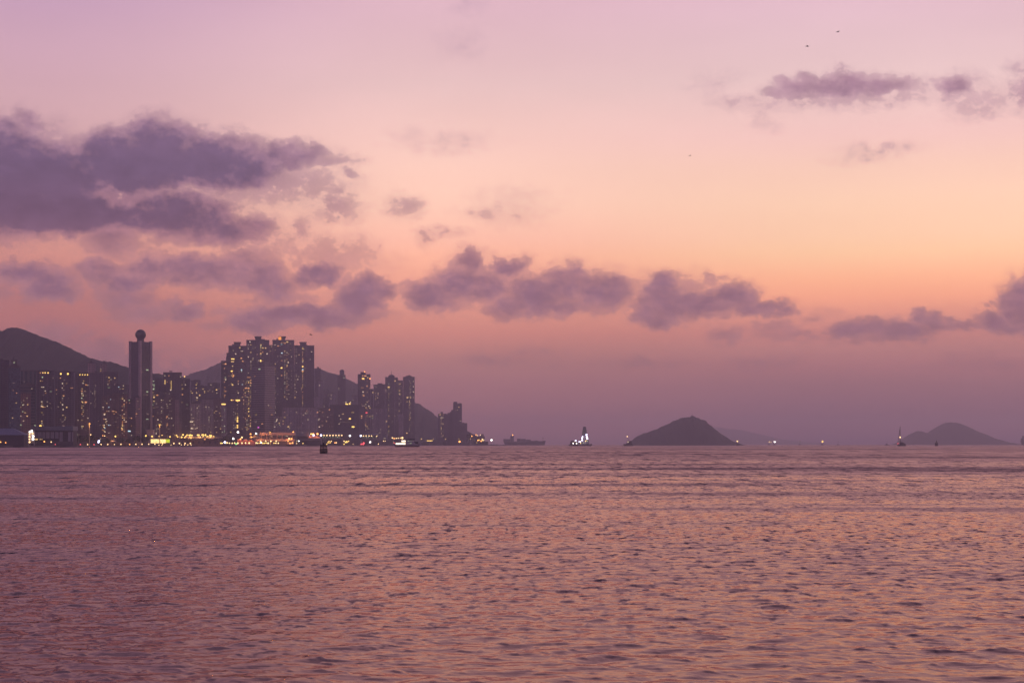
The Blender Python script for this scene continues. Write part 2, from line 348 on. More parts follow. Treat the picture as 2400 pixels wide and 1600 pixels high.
pert = t.v('MULTIPLY', pert, (1.0, 1.0, 0.0)); pert = sc(pert, gf)
# breeze patches: ripples lean one way, so the patch mirrors higher sky
bz = t.noise(t.v('MULTIPLY', pos, (1/700, 1/210, 1)), 1.0, 4, 0.62)
bz2 = t.noise(t.v('MULTIPLY', pos, (1/60, 1/16, 1)), 1.0, 4, 0.62)
bz3 = t.noise(t.v('MULTIPLY', pos, (1/170, 1/42, 1)), 1.0, 4, 0.62)
lean = t.m('ADD', t.m('MULTIPLY', t.m('MULTIPLY', t.mapr(bz3, 0.48, 0.66, 0, 1, 'SMOOTHSTEP'), t.mapr(dist, 150, 600, 1, 0.3)), BREEZE*0.65), t.m('MULTIPLY', t.mapr(bz, 0.50, 0.68, 0, 1, 'SMOOTHSTEP'), BREEZE))
lean = t.m('ADD', lean, t.m('MULTIPLY', t.mapr(bz2, 0.52, 0.72, 0, 1, 'SMOOTHSTEP'), BREEZE*0.6))
lean = t.m('MULTIPLY', lean, t.mapr(dist, 40, 110, 0.35, 1.0))
lean = t.m('ADD', lean, t.mapr(dist, 60, 600, 0.0, FACING))
# wave fronts that face the viewer, in three sizes
for (kx, ky, d0, d1, d2, d3) in ((2.3, 1.1, 30, 60, 160, 420), (0.5, 0.085, 120, 260, 600, 1100), (0.14, 0.013, 400, 800, 9000, 20000)):
    fk = t.noise(t.v('MULTIPLY', pos, (kx, ky, 1)), 1.0, 3, 0.6)
    w_ = t.m('MULTIPLY', t.mapr(dist, d0, d1), t.mapr(dist, d2, d3, 1, 0))
    thr = t.mapr(fk, 0.50, 0.72, 0, FLECK, 'SMOOTHSTEP')
    lean = t.m('ADD', lean, t.m('MULTIPLY', t.m('MULTIPLY', w_, thr), gf))
pert = t.v('ADD', pert, t.comb(0.0, t.m('MULTIPLY', lean, -1.0), 0.0))
nrm = t.v('NORMALIZE', t.v('ADD', geo.outputs['Normal'], pert))
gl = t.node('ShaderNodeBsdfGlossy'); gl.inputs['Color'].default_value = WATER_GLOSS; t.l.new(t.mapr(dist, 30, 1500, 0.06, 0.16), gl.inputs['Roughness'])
df = t.node('ShaderNodeBsdfDiffuse'); df.inputs['Color'].default_value = WATER_COL
fr = t.node('ShaderNodeFresnel'); fr.inputs['IOR'].default_value = 1.34
t.l.new(nrm, gl.inputs['Normal']); t.l.new(nrm, fr.inputs['Normal'])
mx = t.node('ShaderNodeMixShader'); t.l.new(fr.outputs[0], mx.inputs[0]); t.l.new(df.outputs[0], mx.inputs[1]); t.l.new(gl.outputs[0], mx.inputs[2]); t.l.new(mx.outputs[0], out.inputs[0])
me.materials.append(wm)
water = bpy.data.objects.new('water', me); COL.objects.link(water); water['kind'] = 'structure'

# ------------------------------------------------------------------ haze
hz = MB(); hz.box(-26000, 26000, -25000, 25500, -1.5, HAZE_TOP)
hm, t, out = new_mat('haze'); pv = t.node('ShaderNodeVolumePrincipled')
pv.inputs['Color'].default_value = HAZE_COL; pv.inputs['Density'].default_value = HAZE_D; pv.inputs['Anisotropy'].default_value = HAZE_G
t.l.new(pv.outputs[0], out.inputs['Volume'])
haze = hz.build('haze', hm); haze['kind'] = 'stuff'

# ------------------------------------------------------------------ hills and islands
from mathutils import noise as mnoise
def fbm(x, y, o=4):
    s = 0; a = 1
    for _ in range(o): s += a*mnoise.noise((x, y, 3.7)); a *= .5; x *= 2.1; y *= 2.1
    return s
def hill(name, prof, D, front, back, m, nx=220, ny=36, rough=0.02, trees=4.6, tw=13.0):
    """prof: ridge line as photo pixels; the ridge stands at distance D and slopes down to both sides"""
    xs = [wx(p, D) for p, _ in prof]; zs = [wz(q, D) for _, q in prof]
    gx = np.linspace(xs[0], xs[-1], nx); H = np.interp(gx, xs, zs)
    vs = []; fs = []
    ys = [-1+2*j/(ny-1) for j in range(ny)]
    mx = max(zs)
    for j, s in enumerate(ys):
        u = abs(s); dy = s*(front if s < 0 else back)
        sh = (1-u**1.25)
        for i in range(nx):
            x = gx[i]*(1+0.25*dy/D*(1 if s < 0 else 1)); h = H[i]
            n = fbm(x/(mx*1.4), (D+dy)/(mx*1.4))*rough*mx*4*u*(1-u)*2
            tr = trees*(0.6*mnoise.noise((x/tw, dy/tw, 1.0))+0.6*mnoise.noise((x/(tw*.4), dy/(tw*.4), 5.0)))
            z = h*sh+n+tr*min(1, h/30)
            vs.append((x, D+dy, max(z, -0.9) if u < 1 else -0.9))
    for j in range(ny-1):
        for i in range(nx-1):
            a = j*nx+i; fs.append((a, a+1, a+nx+1, a+nx))
    me = bpy.data.meshes.new(name); me.from_pydata(vs, [], fs); me.materials.append(m)
    me.polygons.foreach_set('use_smooth', [True]*len(fs)); me.update()
    o = bpy.data.objects.new(name, me); COL.objects.link(o); o['kind'] = 'structure'
    return o
def woods(name, c1, c2, scale):
    m, t, out = new_mat(name); b = t.node('ShaderNodeBsdfPrincipled')
    p = t.node('ShaderNodeTexCoord').outputs['Object']
    n = t.noise(p, scale, 5, 0.65)
    t.l.new(t.mix(t.mapr(n, 0.35, 0.65), c1, c2), b.inputs['Base Color']); b.inputs['Roughness'].default_value = 0.95
    b.inputs['Specular IOR Level'].default_value = 0.1
    t.l.new(b.outputs[0], out.inputs[0]); return m
M_WOOD = woods('hillside_woods', (0.026,0.029,0.029,1), (0.038,0.042,0.038,1), 0.03)
H1 = [(-420,1010),(-300,905),(-180,830),(-60,790),(-12,778),(8,773),(22,767),(38,765),(52,768),(72,777),(96,787),(130,798),(158,812),(186,825),(206,836),(232,842),(256,846),(280,853),(300,858),(330,866),(350,872),(380,876),(400,884),(430,915),(455,960),(470,1020)]
hill('hill', H1, 4200, 700, 1600, M_WOOD, 330, 40, 0.02)
H2 = [(330,960),(360,876),(385,876),(410,880),(425,884),(440,878),(460,870),(480,865),(500,856),(518,848),(545,842),(600,846),(660,850),(700,858),(738,864),(752,864),(768,870),(790,876),(815,887),(838,898),(870,912),(900,925),(945,938),(972,942),(985,946),(992,953),(1004,959),(1018,972),(1030,980),(1060,990),(1095,1011),(1112,1019),(1122,1024)]
hill('hill', H2, 7000, 900, 1700, M_WOOD, 420, 40, 0.03, 5.5, 20)
HI = [(1468,1041),(1480,1034),(1490,1024),(1505,1017),(1519,1012),(1539,1005),(1551,999),(1560,995),(1572,990),(1583,984),(1592,981),(1604,977),(1614,976.5),(1618,977),(1620,974.5),(1626,974),(1630,977),(1637,978),(1639,982),(1650,983.5),(1654,986),(1655,991),(1658,993),(1665,997),(1680,1010),(1698,1023),(1715,1036),(1722,1041)]
hill('island', HI, 6750, 450, 500, M_WOOD, 300, 30, 0.03, 5.0, 18)
HJ = [(2128,1040),(2132,1031),(2139,1019),(2144,1013),(2150,1010),(2157,1009.5),(2163,1011),(2170,1014),(2180,1013),(2186,1009),(2193,1002.5),(2200,998),(2208,994),(2218,990),(2228,988.6),(2240,989.5),(2252,993),(2267,999),(2285,1009),(2305,1017),(2323,1028),(2341,1036),(2352,1040)]
hill('island', HJ, 12500, 800, 900, M_WOOD, 160, 24, 0.03, 4.0, 30)
HK = [(1560,1040),(1600,1018),(1640,1004),(1668,999.5),(1685,1000),(1709,1004.5),(1733,1005.5),(1745,1009),(1760,1012),(1775,1016),(1791,1019.5),(1830,1028),(1880,1035),(1930,1040)]
hill('mountain', HK, 23000, 1300, 1600, M_WOOD, 120, 20, 0.02, 3.0, 60)
# ------------------------------------------------------------------ the city on the far shore
SH = [(-700,2350),(0,2500),(180,2760),(350,3150),(520,3600),(690,4100),(860,4700),(1030,5500),(1125,6100)]
def Ds(px): return float(np.interp(px, [a for a,_ in SH], [b for _,b in SH]))
GZ = 2.0
gp = [(wx(p, Ds(p)), Ds(p)) for p in range(-700, 1126, 15)]
gp.append((wx(1130, 6300), 6300)); gp.append((wx(1130, 9200), 9200)); gp.append((wx(-900, 9200), 9200)); gp.append((wx(-1400, 2350), 2350))
g = MB(); n = len(gp); g.add([(x,y,GZ) for x,y in gp], [tuple(range(n))])
M_GROUND = plain('ground_earth', (0.06,0.055,0.05), 0.95, 0, 0.3, 0.02)
g.build('ground', M_GROUND)['kind'] = 'structure'
M_CONC = plain('old_concrete', (0.13,0.11,0.11), 0.9, 0, 0.35, 0.15)
M_DARK = plain('dark_steel', (0.03,0.028,0.03), 0.6, 0.3, 0.2, 0.5)
M_BLACK = plain('black_paint', (0.012,0.010,0.010), 0.7, 0.0, 0.2, 0.5)
sw = MB(); row = []
for p in range(-700, 1126, 15):
    x, y = wx(p, Ds(p)), Ds(p); row.append([(x, y-1.2, -0.8), (x, y-1.2, GZ+0.35), (x, y+1.6, GZ+0.35), (x, y+1.6, -0.8)])
sw.loft(row); swo = sw.build('seawall', M_CONC); tag(swo, 'long dark concrete seawall running under the whole waterfront', 'wall')
# facade materials ---------------------------------------------------
def facade(name, wall, glass, fh=3.3, fw=3.1, wz_=0.52, wxr=0.5, kind='grid', rough=0.8):
    m, t, out = new_mat(name); b = t.node('ShaderNodeBsdfPrincipled')
    p = t.node('ShaderNodeTexCoord').outputs['Object']; s = t.node('ShaderNodeSeparateXYZ'); t.l.new(p, s.inputs[0])
    oi = t.node('ShaderNodeObjectInfo')
    fz = t.m('FRACT', t.m('DIVIDE', s.outputs[2], fh)); fx = t.m('FRACT', t.m('DIVIDE', t.m('ADD', s.outputs[0], s.outputs[1]), fw))
    az_ = t.m('LESS_THAN', fz, wz_); ax = t.m('LESS_THAN', fx, wxr)
    win = {'grid': lambda: t.m('MULTIPLY', az_, ax), 'band': lambda: az_, 'fin': lambda: ax, 'plain': lambda: t.m('MULTIPLY', az_, 0.0)}[kind]()
    n = t.noise(p, 0.05, 5, 0.6); v = t.mapr(n, 0.3, 0.7, 0.78, 1.2)
    st = t.noise(t.v('MULTIPLY', p, (0.5, 0.5, 0.02)), 1.0, 3, 0.6); v = t.m('MULTIPLY', v, t.mapr(st, 0.35, 0.65, 0.85, 1.12))
    wc = t.v('SCALE', tuple(wall)); t.l.new(t.m('MULTIPLY', v, t.mapr(oi.outputs['Random'], 0, 1, 0.85, 1.15)), wc.node.inputs['Scale'])
    # curtains and blinds give each pane its own tone
    cell = t.comb(t.m('FLOOR', t.m('DIVIDE', t.m('ADD', s.outputs[0], s.outputs[1]), fw)), t.m('FLOOR', t.m('DIVIDE', s.outputs[2], fh)), oi.outputs['Random'])
    wn = t.node('ShaderNodeTexWhiteNoise', noise_dimensions='3D'); t.l.new(cell, wn.inputs['Vector'])
    gc = t.v('SCALE', tuple(glass)); t.l.new(t.mapr(wn.outputs['Value'], 0, 1, 0.5, 1.9), gc.node.inputs['Scale'])
    t.l.new(t.mix(win, wc, gc), b.inputs['Base Color']); t.l.new(t.mapr(win, 0, 1, rough, 0.35), b.inputs['Roughness'])
    t.l.new(b.outputs[0], out.inputs[0]); return m
FM = {
 'dk': facade('dark_tile_facade', (0.135,0.11,0.135), (0.03,0.03,0.04)),
 'br': facade('brown_tile_facade', (0.20,0.13,0.12), (0.05,0.04,0.045)),
 'rd': facade('reddish_tile_facade', (0.30,0.15,0.12), (0.05,0.04,0.045)),
 'pl': facade('pale_tile_facade', (0.40,0.34,0.35), (0.05,0.045,0.055), 3.3, 3.4, 0.5, 0.45),
 'pk': facade('pink_tile_facade', (0.42,0.29,0.28), (0.06,0.045,0.055)),
 'bl': facade('blue_glass_facade', (0.10,0.11,0.15), (0.06,0.09,0.12), 3.6, 1.6, 0.75, 0.85, 'grid', 0.5),
 'tl': facade('teal_finned_facade', (0.12,0.13,0.13), (0.02,0.05,0.055), 3.6, 7.0, 0.6, 0.5, 'fin', 0.5),
 'tb': facade('teal_banded_facade', (0.13,0.12,0.13), (0.03,0.04,0.05), 4.6, 3.0, 0.5, 0.5, 'band'),
 'ba': facade('banded_office_facade', (0.34,0.28,0.29), (0.035,0.03,0.04), 5.2, 3.0, 0.5, 0.5, 'band'),
 'bd': facade('dark_banded_facade', (0.13,0.11,0.13), (0.03,0.025,0.04), 5.2, 3.0, 0.55, 0.5, 'band'),
 'gl': facade('dark_glass_facade', (0.07,0.06,0.08), (0.03,0.03,0.045), 3.6, 2.4, 0.8, 0.85, 'grid', 0.4),
}
M_PILASTER = facade('pale_pilaster_stone', (0.42,0.32,0.30), (0.3,0.2,0.2), kind='plain')
# light materials ------------------------------------------------------
GL = {
 'y': glow('window_yellow_light', (1.0,0.62,0.20), 0.82), 'Y': glow('lamp_yellow_light', (1.0,0.60,0.14), 2.6),
 'o': glow('window_orange_light', (1.0,0.42,0.16), 0.7), 'O': glow('lamp_orange_light', (1.0,0.36,0.08), 5.0),
 'w': glow('window_cream_light', (1.0,0.76,0.50), 0.65), 'W': glow('lamp_white_light', (1.0,0.90,0.82), 5.5),
 'g': glow('window_greenish_light', (0.70,0.85,0.50), 0.5), 'G': glow('lamp_green_light', (0.35,0.95,0.25), 2.0),
 'c': glow('window_cold_light', (0.65,0.90,1.0), 1.1), 'B': glow('flood_cold_light', (0.74,0.70,1.0), 6.0),
 'd': glow('window_dim_light', (0.75,0.48,0.36), 0.20), 'r': glow('lamp_red_light', (1.0,0.10,0.12), 2.2), 'm': glow('sign_magenta_light', (1.0,0.15,0.8), 1.3),
 'k': glow('lamp_warm_light', (1.0,0.62,0.27), 3.2),
}
UNIT = {}
def unit_box(mk):
    if mk not in UNIT:
        b = MB(); b.box(-.5,.5,-.5,.5,-.5,.5); UNIT[mk] = b.mesh('window', GL[mk])
    return UNIT[mk]
def window_at(parent, x, z, y, w, h, mk, name='window', dy=0.25):
    o = bpy.data.objects.new(name, unit_box(mk)); COL.objects.link(o); o.parent = parent
    o.location = (x, y, z); o.scale = (w, dy, h); return o
def sub(r, child, parent):
    """hang every part called child under the nearest part called parent"""
    ch = [o for o in r.children if o.name.split('.')[0] == child]; ps = [o for o in r.children if o.name.split('.')[0] == parent]
    cen = lambda o: o.location if o.location.length > 1e-6 else sum((Vector(v) for v in o.bound_box), Vector())/8
    for c in ch:
        if ps: c.parent = min(ps, key=lambda p: (cen(p)-cen(c)).length)
def bay_plan(w, d, bays, depth=1.6, gap=1.8):
    """front outline (towards -y) with recessed slots between the bays"""
    pts = [(-w/2, d/2), (-w/2, -d/2)]
    bw = w/bays
    for k in range(1, bays):
        x = -w/2+k*bw; pts += [(x-gap/2, -d/2), (x-gap/2, -d/2+depth), (x+gap/2, -d/2+depth), (x+gap/2, -d/2)]
    pts += [(w/2, -d/2), (w/2, d/2)]
    return pts
class B: pass
def building(name, x0, x1, yt, dD, fac, label, cat='apartment tower', bays=3, tops=(), group=None, depth=None, yaw=0.0, D=None, base=None):
    D = D or Ds((x0+x1)/2)+dD; px = (x0+x1)/2; X = wx(px, D); a = math.atan2(X, D)
    r = empty(name, (X, D, GZ if base is None else base), -a+yaw)
    tag(r, label, cat, group); b = B(); b.r = r; b.D = D; b.px = px; b.s = D/FOC*math.cos(a); b.x0 = x0; b.x1 = x1; b.yt = yt
    b.w = (x1-x0)*b.s; b.d = depth or min(34, max(16, b.w*0.8)); b.bays = bays; b.gz = r.location.z
    b.h = wz(yt, D)-b.gz; b.front = -b.d/2
    m = MB(); m.prism(bay_plan(b.w, b.d, bays), -1.5, b.h); b.body = m.build('wall', FM[fac], r)
    for i, tp in enumerate(tops):
        tx0, tx1, ty, kind = tp[:4]
        lx0, lx1, zt = b.lx(tx0), b.lx(tx1), b.lz(ty); zb = b.h if len(tp) < 5 else b.lz(tp[4]); dd = b.d*0.32
        t_ = MB()
        if kind == 'box': t_.box(lx0, lx1, -dd, dd, zb, zt); nm = 'rooftop_room'
        elif kind == 'wing': t_.box(lx0, lx1, -b.d*.47, b.d*.47, zb, zt); nm = 'upper_storeys'
        elif kind == 'mast': t_.bar(((lx0+lx1)/2, 0, zb), ((lx0+lx1)/2, 0, zt), 0.5, 5); nm = 'mast'
        elif kind == 'pyr':
            t_.prism([(lx0,-dd),(lx1,-dd),(lx1,dd),(lx0,dd)], zb, zt, [((lx0+lx1)/2-.6,-.6),((lx0+lx1)/2+.6,-.6),((lx0+lx1)/2+.6,.6),((lx0+lx1)/2-.6,.6)]); nm = 'roof'
        elif kind == 'dome':
            cx_ = (lx0+lx1)/2; R_ = (lx1-lx0)/2; t_.lathe(cx_, 0, [(R_, zb)]+[(max(R_*math.cos(q*math.pi/12), .1), zb+(zt-zb)*math.sin(q*math.pi/12)) for q in range(1, 7)], 14); nm = 'roof'
        elif kind == 'slope':
            t_.add([(lx0,-dd,zb),(lx1,-dd,zb),(lx1,dd,zb),(lx0,dd,zb),(lx0,-dd,zt),(lx0,dd,zt),(lx1,-dd,zb+.5),(lx1,dd,zb+.5)],
                   [(0,3,2,1),(0,1,6,4),(1,2,7,6),(2,3,5,7),(3,0,4,5),(4,6,7,5)]); nm = 'roof'
        t_.build(nm, FM[fac] if kind in ('wing',) else M_CONC, r)
    pr = MB(); w2, d2 = b.w/2+.25, b.d/2+.25
    pr.box(-w2, w2, -d2, -d2+.6, b.h+.01, b.h+1.3); pr.box(-w2, w2, d2-.6, d2, b.h+.01, b.h+1.3); pr.box(-w2, -w2+.6, -d2+.6, d2-.6, b.h+.01, b.h+1.3); pr.box(w2-.6, w2, -d2+.6, d2-.6, b.h+.01, b.h+1.3)
    pr.build('parapet', M_CONC, r)
    if len(tops) == 0 and b.w > 9:
        t_ = MB(); q = random.uniform(-.2, .2)*b.w; t_.box(q-b.w*.16, q+b.w*.16, -b.d*.2, b.d*.2, b.h, b.h+random.uniform(3, 5.5)); t_.build('rooftop_room', M_CONC, r)
    b.n = 0
    return b
B.lx = lambda b, px: (px-b.px)*b.s
B.lz = lambda b, py: wz(py, b.D)-b.gz
def lit(b, cols=(), n=0, pal='wyod', ex=(), fh=3.3, zmin=8, top=None, vis=None):
    """lit windows; cols: (photo column, chance, palette, y0, y1)"""
    used = set(); cap = 98
    vis = vis or (b.x0, b.x1)
    for (x, y, w, h, mk) in ex:
        window_at(b.r, b.lx(x), b.lz(y), b.front-.3, w*b.s*.85, h*b.s*.85, mk); b.n += 1
    for c in cols:
        px, pr_, pl = c[:3]; z0 = b.lz(c[4]) if len(c) > 4 else zmin; z1 = b.lz(c[3]) if len(c) > 3 else b.h-3
        k0, k1 = int(max(z0, 3)/fh)+1, int(z1/fh)
        for k in range(k0, k1):
            if b.n >= cap: return
            if random.random() < pr_*.8:
                mk = random.choice(pl); window_at(b.r, b.lx(px)+random.uniform(-.2,.2), k*fh+1.4, b.front-.2, random.choice((1.5,1.9,2.4)), 1.35, mk); b.n += 1; used.add((int(b.lx(px)/3.1), k))
    tries = 0; placed = 0; n = int(n*.8)
    while placed < n and b.n < cap and tries < n*6:
        tries += 1
        px = random.uniform(vis[0]+1.5, vis[1]-1.5); x = round(b.lx(px)/3.1)*3.1; k = random.randint(int(zmin/fh)+1, max(int(zmin/fh)+2, int((b.h-4)/fh)))
        if abs(x) > b.w/2-1.3: continue
        kk = (round(x/3.1), k)
        if kk in used: continue
        used.add(kk); mk = random.choice(pal)
        window_at(b.r, x, k*fh+1.4, b.front-.2, random.choice((1.0,1.4,2.0)), 1.2, mk); b.n += 1; placed += 1
AT = 'apartment_tower'; OT = 'office_tower'; AB = 'apartment_block'
# ---- far left group
b = building(OT, -14,21,846,180,'dk','dark flat-topped tower cut off by the left edge','office tower',3,depth=30); lit(b, n=6, pal='d')
b = building(OT, 20,48,862,120,'bl','blue grey glass tower next to the left edge, with faint rooftop frame','office tower',4,tops=((22,46,856,'box'),(26,41,843,'box',856),(31,33,836,'mast',843)))
lit(b, ex=((33,850,3,3,'g'),(31,915,2.5,2,'o'),(39,921,2.5,2,'o'),(38,944,2.5,2,'y'),(29.5,979,3,2,'y'),(44.5,876,2,2,'d'),(32,898,6,1.5,'d')), n=6, pal='d')
b = building(OT, 49,84,870,220,'tl','tall teal tower with vertical fins, behind the banded teal block','office tower',3,tops=((64,84,868,'box'),)); lit(b, n=5, pal='gd')
b = building(OT, 48,82,903,150,'tb','teal office block with pale horizontal bands below the finned tower','office tower',1,depth=20); lit(b, n=7, pal='gwd')
b = building(AB, 45,72,922,90,'rd','short reddish block with rounded top in front of the teal blocks','apartment block',2,tops=((57,70,920,'dome'),),depth=16)
lit(b, ex=((56,938.5,2.2,2,'w'),(55.5,948,2.2,2,'w'),(65,948,2,2,'y'),(49,995,3,3,'g'),(50,943,2,2,'g'),(59,967,5,1.6,'y'),(49,975,2,2,'w'),(55,986,4,2,'w')), n=12, pal='wyg')
TW = 'dark apartment tower '
b = building(AT, 85,127,870,100,'dk',TW+'with four roof lamps, first lamp-topped tower from the left',bays=4,tops=((93,118,867,'box'),))
lit(b, ex=((94.5,874,2.5,2.5,'o'),(100.5,874,2.3,2.6,'Y'),(105.8,874,2.8,3,'Y'),(112.8,874,3,3.2,'Y'),(99.5,884.5,3.4,3,'g'),(95,893,2,2.4,'y'),(99.5,893.5,3,2.6,'o'),(107,921.5,4,2.5,'o'),(119,917.5,6,3,'g'),(118,908,5,1.2,'d'),(100,907.5,9,1.2,'w'),(101,953.5,3.4,3,'y'),(101,954,14,1.2,'o'),(124.5,886,2.4,3,'d'),(117,945,3,2,'d')), cols=((98,.35,'wyd',925,1000),(101,.3,'wyd',950,1000)), n=12, pal='wdd')
b = building(AT, 128.5,174,872,90,'dk',TW+'with only two yellow roof lamps, between the towers with four',bays=4,tops=((139,160,868,'box'),))
lit(b, ex=((142.5,876.5,4,4,'Y'),(159,876.5,4.5,4,'Y'),(141.5,886.5,3,2.4,'o'),(150.5,891,2,2,'w'),(149,927.5,4.5,3,'o'),(156.5,954.5,3.4,3,'y'),(148,959.5,3,3,'w'),(146,909.5,2,2.4,'w'),(168,909.5,8,1.2,'o'),(153,978,2.4,2.6,'y'),(152,983,2.4,2.2,'w')), cols=((146.5,.4,'wyd',895,1000),(149.5,.35,'wyd',895,1000)), n=14, pal='wdoy')
b = building(AT, 175.5,209,876,100,'dk',TW+'with an even row of four roof lamps, right of the two-lamp tower',bays=3,tops=((184,204,873,'box'),))
lit(b, ex=((187.5,878.5,2.3,2.8,'Y'),(193.3,878.5,2.3,2.8,'Y'),(199.3,878.5,2.3,2.8,'Y'),(205.3,878.5,2.3,2.8,'Y'),(196,893,3,2.6,'y'),(202,902,6,3,'o'),(192.5,911,3,2.6,'y'),(192,916,6,2,'o'),(199,916,2,2,'y'),(191.5,933,3.4,2.8,'g'),(201,942.5,6,3.4,'o'),(194,943,2.6,2.4,'y'),(212-8,961,4,2,'d')), cols=((192,.5,'wyo',895,1008),(195,.4,'wyd',895,1008),(200,.2,'d',895,1000)), n=10, pal='wdd')
b = building(AT, 205,224,852,420,'pk','pinkish narrow tower top rising behind, left of a twin, under the hill slope',bays=2); lit(b, n=8, pal='d')
b = building(AT, 234,251,853,420,'pk','pinkish narrow tower top rising behind, right of a twin, beside the hill ridge',bays=2); lit(b, ex=((236.5,865,2.4,2.4,'w'),(236,869,2.4,2.4,'y')), n=8, pal='d')
b = building(AT, 210.5,242,876,140,'dk',TW+'with a dim dotted column of windows, right of the four roof lamps',bays=3); lit(b, cols=((222,.85,'d',884,960),(224,.5,'d',884,960)), n=10, pal='dw')
b = building(AT, 243,277,873,150,'dk',TW+'with orange windows near its top, left of the globe tower',bays=3,tops=((250,268,871,'box'),))
lit(b, ex=((250,883,2,2,'o'),(255.5,885,2.6,2.4,'y'),(256,892,3.4,4,'o'),(256,897,2.6,2.4,'o'),(269,886,3.4,3,'y'),(275,879,2,2,'o'),(269,901,2.6,2,'d'),(253,901,3,2,'w'),(255,908.5,7,1.8,'g')), cols=((252,.3,'wyd',890,925),(257,.3,'wod',890,925)), n=6, pal='wd')
b = building(AT, 239,262,928,80,'br','low brown tower with many mixed lights, between dark towers and reddish slabs',bays=3)
lit(b, ex=((239+6,971,4,3.4,'w'),(248,989,3.6,3.4,'y'),(250,994,3,2.6,'y'),(241.5,996.5,3,2.6,'o'),(246,1003,3,3,'c'),(241,1007,6,2.4,'o'),(246,1011.5,3,3,'w')), cols=((244,.4,'wyoc',975,1018),(248,.3,'wyo',975,1018)), n=22, pal='wyocd')
b = building(AT, 262.5,281,922,90,'br','brown tower with a lattice of dull orange windows, right of the mixed-light tower',bays=3); lit(b, ex=((258+7,963.5,8,2.2,'o'),), n=20, pal='odd')
b = building(AT, 277,302,903,200,'dk',TW+'with white lights on its roof edge, tucked against the globe tower',bays=3)
lit(b, ex=((278.5,907,2.6,2.4,'c'),(281,911.5,3.6,3.4,'w'),(289,904,2.6,2.4,'w'),(293.5,920.5,6,3.4,'g'),(288,911,5,2,'y'),(295.5,867-0+5,0.1,0.1,'d')), n=12, pal='wgd')
b = building(AT, 283,299,925,70,'rd','reddish tower with a ladder of lit windows down its face, left of the globe tower',bays=2)
lit(b, ex=((298-1,943,2.6,2.2,'o'),(285.5,1003,3.4,3,'y'),(286,1007,3,2.6,'o')), cols=((287,.6,'oyd',930,1016),(291,.55,'wod',930,1016)), n=16, pal='odw')
b = building(AT, 299,317,936,55,'dk','dark slab with sparse lights at the foot of the globe tower, left side',bays=2); lit(b, ex=((303,930+8,3.4,3,'g'),(303,1010,7,3,'c')), n=9, pal='wdo')
b = building(AT, 316.5,329.5,932,50,'pk','pink slab with a fine window grid at the foot of the globe tower',bays=2); lit(b, ex=((320,969.5,4,2.4,'o'),), n=18, pal='ddo')
# ---- globe tower: square plan seen on its corner
D = Ds(330)+230; X = wx(329.5, D); a = math.atan2(X, D); s_ = D/FOC*math.cos(a)
gt = empty('office_tower', (X, D, GZ), -a+math.radians(42)); tag(gt, 'tallest tower on the left, topped by a big dark globe', 'office tower')
side = 39.0*s_-4.2; h = wz(801.5, D)-GZ
m = MB(); m.box(-side/2, side/2, -side/2, side/2, -1, h); m.build('wall', FM['dk'], gt)
m = MB()
for i in range(1, 4):
    for (q0, q1) in ((-.5+.25*i-.035, -.5+.25*i+.035),): m.box(q0*side, q1*side, -side/2-.7, -side/2+.1, 0, h-6)
m.build('mullion', FM['gl'], gt)
m = MB(); m.box(-side*.42, side*.38, -side/2-.35, -side/2+.05, 2, h-9); m.build('glass_wall', FM['gl'], gt)
for (cx_, cy_) in ((1,-1),(1,1),(-1,-1),(-1,1)):
    m = MB(); q = side/2; w_ = 2.2; m.box(cx_*q-w_, cx_*q+w_, cy_*q-w_, cy_*q+w_, -1, h+1.5); m.build('pilaster', M_PILASTER, gt)
zn0, zn1, zc, rg = h, wz(791, D)-GZ, wz(784.2, D)-GZ, 12.7*s_
m = MB(); m.cyl(0, 0, h, zc-rg*.6, 8.3*s_, 8.0*s_, 18); m.build('neck', M_CONC, gt)
m = MB(); m.sphere((0,0,zc), rg, 26, 18); M_GLOBE = plain('dark_globe_glass', (0.03,0.028,0.04), 0.45, 0.2, 0.1, 0.2); m.build('globe', M_GLOBE, gt)
Rz = math.radians(42)
for (px, py, w, hh, mk) in ((337,850,8,1.6,'d'),(334,872,5,1.6,'d'),(346,867,6,2.6,'g'),(344,884,5,1.4,'d'),(346,918,5,3,'g'),(346,925,4,2,'d'),(347,970,4,2,'d'),(346,982,6,2,'g'),(338,925,4,1.6,'d')):
    # on the right-hand face, local +x: photo offset from the near corner maps along local y
    t_ = (px-331.5)*s_/math.cos(math.radians(48))*0.93
    window_at(gt, -side/2+t_+1.2, wz(py, D)-GZ, -side/2-.9, w*s_*1.2, hh*s_, mk)
m = MB(); m.box(-side*.1, side*.72, -side*.9, -side*.62, -1, wz(1006, D)-GZ); pod = m.build('podium', M_PILASTER, gt)
# ---- right of the globe tower
b = building(AT, 358,380,889,330,'dk',TW+'with greenish windows, peeping out right of the globe tower',bays=3,tops=((366,380,886,'box'),))
lit(b, ex=((358+1.5,893.5,4,2,'g'),(359.5,901.5,7,2.6,'g'),(360,912,4,3.4,'g'),(359,920,3,2.6,'y'),(361,926.5,6,2.6,'y'),(368.5,926,5,3,'o'),(361,931,4,3,'y'),(360.5,940,4,2.4,'y'),(358.5,948.5,3,2,'g'),(357.5,975.5,7,2.6,'o')), cols=((361,.3,'yg',890,960),), n=6, pal='gyd')
b = building(AT, 372,388,905,240,'gl','small black glass block between the globe tower and the strip-lit tower',bays=2,depth=18); lit(b, n=4, pal='dy')
b = building(OT, 382.5,426,874.5,200,'dk','dark tower with two vertical orange light strips and a rooftop aerial','office tower',4,tops=((386,418,873,'box'),(396.5,404,869.2,'box',870.8),(400,401,869,'mast',873),(418,426,880,'slope')))
